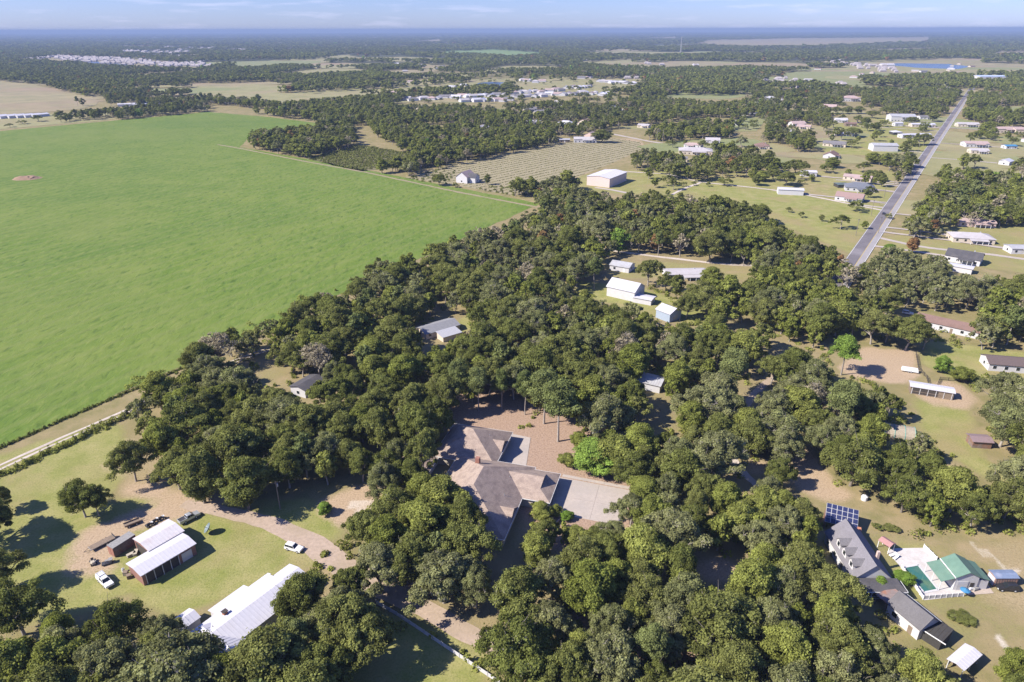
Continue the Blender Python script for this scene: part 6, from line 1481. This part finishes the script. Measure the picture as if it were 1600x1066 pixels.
# --- landmarks give every tree a findable description
LAND = [("the main house", 745, 775), ("the white barn", 250, 862), ("the sprawling white house", 375, 965), ("the grey cottage", 1425, 975), ("the dormered house", 1345, 870), ("the green garage", 1500, 900),
        ("the horse shed", 1453, 612), ("the brown ranch house", 1478, 512), ("the gable barn", 978, 460), ("the blue-fronted barn", 1044, 495), ("the woods house", 685, 520), ("the white cabin", 480, 610),
        ("the pale shed behind the main house", 1010, 602), ("the long white fence", 690, 1010), ("the netted greenhouse", 1403, 675), ("the white warehouse", 950, 285), ("the blue-grey house", 1505, 410), ("the long white house", 1580, 575),
        ("the concrete driveway", 930, 790), ("the gravel track", 110, 690), ("the sandy patch", 560, 785), ("the paddock dirt", 1370, 570), ("the pale lane", 1080, 415), ("the tan clearing", 1120, 895), ("the lower brown track", 1110, 985), ("the carport", 1508, 1030), ("the brown shed", 1527, 695), ("the country road's near end", 1340, 405)]
LW = [(n, gp(x, y)) for n, x, y in LAND]
groups_ = {}
for t in single:
    P = np.array(t[:2]); ds = [np.hypot(*(P - w_)) for _, w_ in LW]; i = int(np.argmin(ds)); v = P - LW[i][1]
    side = ("right of" if v[0] > 0 else "left of") if abs(v[0]) > abs(v[1]) else ("behind" if v[1] > 0 else "in front of")
    groups_.setdefault((i, side, t[2]), []).append((ds[i], t))
for (i, side, k), L_ in groups_.items():
    L_.sort(key=lambda q: q[0])
    for j, (_, t) in enumerate(L_):
        n_ = KIND[k][1]
        t[6] = (f"nearest {n_} {side} {LW[i][0]}" if j == 0 else f"{ORD[min(j, 19)]} nearest {n_} {side} {LW[i][0]}") if len(L_) > 1 else f"only {n_} growing close {side} {LW[i][0]}"
SRC = {}
def add_tree(t, lod):
    x, y, k, v, s, sz, lb = t
    cm, tm, *_ = proto(k, v, lod)
    r = empty(KIND[k][0] if "bush" not in (lb or "") and "shrub" not in (lb or "") else "shrub", (x, y), rnd.uniform(0, 6.28), lb, "tree" if "bush" not in lb and "shrub" not in lb else "shrub", {"oak": "dark oaks of the woods", "moss": "mossy grey oaks of the woods", "lime": "yellow-green trees of the woods", "bright": "bright green trees and shrubs", "pine": "pines among the oaks", "autumn": "orange autumn trees", "bare": "grey leafless trees"}[k])
    r.scale = (s, s * rnd.uniform(.88, 1.12), sz)
    c = bpy.data.objects.new("crown", cm); c.parent = r; COL.objects.link(c)
    b = bpy.data.objects.new("trunk", tm); b.parent = r; COL.objects.link(b)
    SRC.setdefault((k, v, lod), (c, b))
for t in hand: add_tree(t, 0 if psize(t) > 9 else 1)
for t in single: add_tree(t, 0)

# --- everything past the nearest 300: one instanced woodland
def lod_for(t):
    return 0 if psize(t) > 22 else 1
stuff = {}
for t in rest:
    stuff.setdefault((t[2], t[3], lod_for(t)), []).append(t)
# low-detail woods out to the horizon
def far_pts(n, y0, y1, sc, pw=.5):
    ys = (rg.uniform(y0 ** (1 / pw), y1 ** (1 / pw), n)) ** pw; xs = rg.uniform(-1, 1, n) * (ys * .78)
    q = topx(np.stack([xs, ys, np.full(n, 4.)], -1))
    ok = np.ones(n, bool)
    for k in KP: ok &= ~inside(k, q[:, 0], q[:, 1])
    for p_ in PAST: ok &= ~inside(p_, xs, ys)
    # patchy woods: clumps and openings
    w_ = np.sin(xs / 310 + 1.3 * np.sin(ys / 420)) + np.sin(ys / 520 + 1.7 * np.sin(xs / 380)) + .8 * np.sin((xs + ys) / 170)
    ok &= (w_ > -1.55) | (rg.uniform(0, 1, n) < .18)
    for i in np.nonzero(ok)[0]:
        u = rg.uniform(); k = kind_at(q[i, 0], q[i, 1], u)
        if k in ('bright', 'bare', 'pine') and u > .2: k = 'oak'
        s = sc * rg.uniform(.75, 1.3)
        stuff.setdefault((k, int(rg.integers(0, 2)), 2), []).append([xs[i], ys[i], k, 0, s, (.75 + .25 * min(sc, 2.2)) * rg.uniform(.8, 1.15), None])
far_pts(21000, 1430, 2600, 1.15)
far_pts(24000, 2600, 5200, 1.9)
far_pts(17000, 5200, 11000, 4.2)
far_pts(9000, 11000, 26000, 9.0)
# make sure every source exists as a real tree in the scene
extra = []
for key, L_ in list(stuff.items()):
    if key not in SRC:
        t = L_.pop(0) if len(L_) > 1 else L_[0]
        q = topx(np.array([[t[0], t[1], 4.]]))[0]
        near_ = min(NB, key=lambda b: (b[3][0] - q[0]) ** 2 + 6 * (b[3][1] - q[1]) ** 2)
        used_ = {o_.get('label') for o_ in COL.objects}
        two_ = [b[0].replace('_', ' ') for b in sorted(NB, key=lambda b: (b[3][0] - q[0]) ** 2 + 6 * (b[3][1] - q[1]) ** 2)[:9]]
        two_ = list(dict.fromkeys(two_))
        t[6] = f"{KIND[key[0]][1]} in distant woods, between the {two_[0]} and the {two_[1]}" if key[2] < 2 else f"far {KIND[key[0]][1]} standing in woods {'left' if q[0] < 800 else 'right'} of centre, crown {'broad' if key[1] else 'narrow'}"
        for alt_ in two_[2:]:
            if t[6] in used_: t[6] = f"{KIND[key[0]][1]} in distant woods, between the {two_[0]} and the {alt_}"
        t[3] = key[1]
        add_tree(t, key[2])
def scatter(name, label):
    keys = sorted(k for k in stuff if stuff[k])
    N = sum(len(stuff[k]) for k in keys)
    pos = np.zeros((N, 3), np.float32); rot = np.zeros((N, 3), np.float32); scl = np.zeros((N, 3), np.float32); idx = np.zeros(N, np.int32)
    i = 0
    for ki, k in enumerate(keys):
        for t in stuff[k]:
            pos[i] = (t[0], t[1], 0); rot[i, 2] = rnd.uniform(0, 6.28); scl[i] = (t[4], t[4], t[5]); idx[i] = ki; i += 1
    me = bpy.data.meshes.new(name); me.vertices.add(N); me.vertices.foreach_set("co", pos.ravel())
    for n_, ty, d in (("rot", 'FLOAT_VECTOR', rot), ("scl", 'FLOAT_VECTOR', scl), ("src", 'INT', idx)):
        a_ = me.attributes.new(n_, ty, 'POINT'); a_.data.foreach_set("vector" if ty != 'INT' else "value", d.ravel())
    o = bpy.data.objects.new(name, me); COL.objects.link(o)
    ng = bpy.data.node_groups.new("woodland_scatter", 'GeometryNodeTree')
    ng.interface.new_socket("Geometry", in_out='INPUT', socket_type='NodeSocketGeometry'); ng.interface.new_socket("Geometry", in_out='OUTPUT', socket_type='NodeSocketGeometry')
    gi, go_ = ng.nodes.new("NodeGroupInput"), ng.nodes.new("NodeGroupOutput")
    jn = ng.nodes.new("GeometryNodeJoinGeometry")
    def attr(n_, ty):
        x = ng.nodes.new("GeometryNodeInputNamedAttribute"); x.data_type = ty; x.inputs[0].default_value = n_
        return [s for s in x.outputs if s.enabled][0] if False else x.outputs[0]
    ar, as_, ai = attr("rot", 'FLOAT_VECTOR'), attr("scl", 'FLOAT_VECTOR'), attr("src", 'INT')
    e2r = ng.nodes.new("FunctionNodeEulerToRotation"); ng.links.new(ar, e2r.inputs[0])
    for ki, k in enumerate(keys):
        cmp_ = ng.nodes.new("FunctionNodeCompare"); cmp_.data_type = 'INT'; cmp_.operation = 'EQUAL'
        ng.links.new(ai, cmp_.inputs[2]); cmp_.inputs[3].default_value = ki
        for ob in SRC[k] if k[2] < 2 else SRC[k][:1]:
            oi = ng.nodes.new("GeometryNodeObjectInfo"); oi.inputs[0].default_value = ob; oi.transform_space = 'ORIGINAL'; oi.inputs["As Instance"].default_value = True
            ip = ng.nodes.new("GeometryNodeInstanceOnPoints")
            ng.links.new(gi.outputs[0], ip.inputs["Points"]); ng.links.new(cmp_.outputs[0], ip.inputs["Selection"]); ng.links.new(oi.outputs["Geometry"], ip.inputs["Instance"])
            ng.links.new(e2r.outputs[0], ip.inputs["Rotation"]); ng.links.new(as_, ip.inputs["Scale"]); ng.links.new(ip.outputs[0], jn.inputs[0])
    ng.links.new(jn.outputs[0], go_.inputs[0])
    md = o.modifiers.new("scatter", 'NODES'); md.node_group = ng
    tag(o, label, kind="stuff")
    return N
nw = scatter("woodland", "wooded land past the nearest trees, reaching to the horizon")
print("TREES hand", len(hand), "near", len(near), "mid", len(mid), "single", len(single), "stuff", nw)

# --- hedges, crop rows, undergrowth (nobody could count these) -------------------------------
def leafy_stuff(name, label, pts, sizes, heights, m, per=40, leaf=.3, kind="stuff", cat=None):
    rg2 = np.random.default_rng(len(pts))
    P = np.asarray(pts, float); n = len(P)
    c = np.repeat(P, per, 0); s = np.repeat(np.asarray(sizes, float), per); h = np.repeat(np.asarray(heights, float), per)
    d = rg2.normal(size=(n * per, 3)); d /= np.linalg.norm(d, axis=1, keepdims=True); d[:, 2] = np.abs(d[:, 2])
    rr = rg2.uniform(.55, 1.1, n * per)
    Q = np.stack([c[:, 0] + d[:, 0] * s * rr, c[:, 1] + d[:, 1] * s * rr, .05 + d[:, 2] * h * rr], -1)
    tone = np.clip(np.repeat(rg2.normal(.5, .2, n), per) + rg2.normal(0, .2, n * per), 0, 1)
    V, F = leaf_quads(Q, d + rg2.normal(size=d.shape) * .5, leaf, rg2)
    o = bpy.data.objects.new(name, np_mesh(name, V, F, [m], tone)); COL.objects.link(o)
    if cat: return tag(o, label, cat)
    return tag(o, label, kind=kind)
def along(pts, gap, jit):
    P = [gp(*p) for p in pts]; out = []
    for a, b in zip(P, P[1:]):
        n = max(1, int(np.hypot(*(b - a)) / gap))
        out += [a + (b - a) * i / n + rg.normal(0, jit, 2) for i in range(n)]
    return out
h1 = along([(-60, 728), (0, 701), (100, 656), (190, 617), (280, 578), (340, 550)], .7, .25)
leafy_stuff("field_hedge", "low dark weedy hedge along the crop field's near edge", h1, rg.uniform(.4, .9, len(h1)), rg.uniform(.4, 1.3, len(h1)), LM_['oak'], 46, .22, cat="hedge")
h2 = [p for p in along([(-60, 770), (0, 742), (50, 722), (110, 693), (165, 666), (225, 640)], .45, .8)]
leafy_stuff("shrub_hedge", "thick green shrub hedge between gravel track and left lawn", h2, rg.uniform(.6, 1.3, len(h2)), rg.uniform(.6, 2.3, len(h2)), LM_['lime'], 60, .24, cat="hedge")
def grid_rows(poly, a, b, gap, step, jit, drop=.1):
    """points on parallel rows inside a photo polygon; rows follow the ground line a-b"""
    A, B = gp(*a), gp(*b); d = (B - A) / np.hypot(*(B - A)); n = np.array([-d[1], d[0]])
    P = np.array([gp(*p) for p in poly]); C_ = P.mean(0); out = []
    r = np.abs(P - C_).max() * 1.6
    for v in np.arange(-r, r, gap):
        us = np.arange(-r, r, step); q = C_ + us[:, None] * d + v * n + rg.normal(0, jit, (len(us), 2))
        ok = inside(P, q[:, 0], q[:, 1]) & (rg.uniform(0, 1, len(us)) > drop); out += list(q[ok])
    return out
v1 = grid_rows(ORCH, (482, 248), (628, 262), 7.0, 1.9, .35, .08)
leafy_stuff("orchard_rows", "rows of dark green young orchard bushes", v1, rg.uniform(.9, 1.7, len(v1)), rg.uniform(1.0, 2.0, len(v1)), LM_['oak'], 26, .55)
v2 = grid_rows(VINE, (757, 295), (810, 283), 7.5, 1.3, .25, .12)
leafy_stuff("vineyard_rows", "sparse rows of low vines across the tilled ground", v2, rg.uniform(.35, .75, len(v2)), rg.uniform(.15, .45, len(v2)), LM_['moss'], 9, .36)
v3 = grid_rows([(632, 277), (700, 260), (712, 266), (700, 288), (660, 284)], (757, 295), (810, 283), 7.0, 5.5, 1.0, .25) + grid_rows([(740, 295), (790, 290), (850, 298), (835, 305), (800, 306)], (757, 295), (810, 283), 6.0, 4.5, .9, .3)
leafy_stuff("vineyard_bushes", "low dark bushes dotting the vineyard's near side", v3, rg.uniform(1.0, 1.8, len(v3)), rg.uniform(.8, 1.7, len(v3)), LM_['oak'], 26, .5)
# undergrowth scattered through the near woods and along edges
n3 = 9000
ys = rg.uniform(85, 330, n3); xs = rg.uniform(-1, 1, n3) * (ys * .82 + 30)
q = topx(np.stack([xs, ys, np.full(n3, .5)], -1))
ok = inside(FP[0], q[:, 0], q[:, 1])
for k in KP: ok &= ~inside(k, q[:, 0], q[:, 1])
ug = np.stack([xs, ys], -1)[ok]; ug = ug[(np.sin(ug[:, 0] / 9) + np.sin(ug[:, 1] / 7) + rg.normal(0, .7, len(ug))) > .5]
leafy_stuff("undergrowth", "low shrubs and saplings on the woodland floor", ug, rg.uniform(.6, 1.9, len(ug)), rg.uniform(.5, 2.2, len(ug)), LM_['lime'], 50, .3)

# ------------------------------------------------------------------ haze
V, F = box(-30500, 30500, -700, 32500, -1.0, 136.0)
hm = bpy.data.materials.new("haze_air"); hm.use_nodes = True
t = hm.node_tree; t.nodes.clear()
o_ = t.nodes.new("ShaderNodeOutputMaterial"); pv = t.nodes.new("ShaderNodeVolumePrincipled")
pv.inputs["Color"].default_value = (.36, .47, .70, 1); pv.inputs["Density"].default_value = 1.0e-4; pv.inputs["Anisotropy"].default_value = 0
t.links.new(pv.outputs[0], o_.inputs["Volume"])
tag(mesh("haze", V, F, hm), "thin blue haze over the far land", kind="stuff")
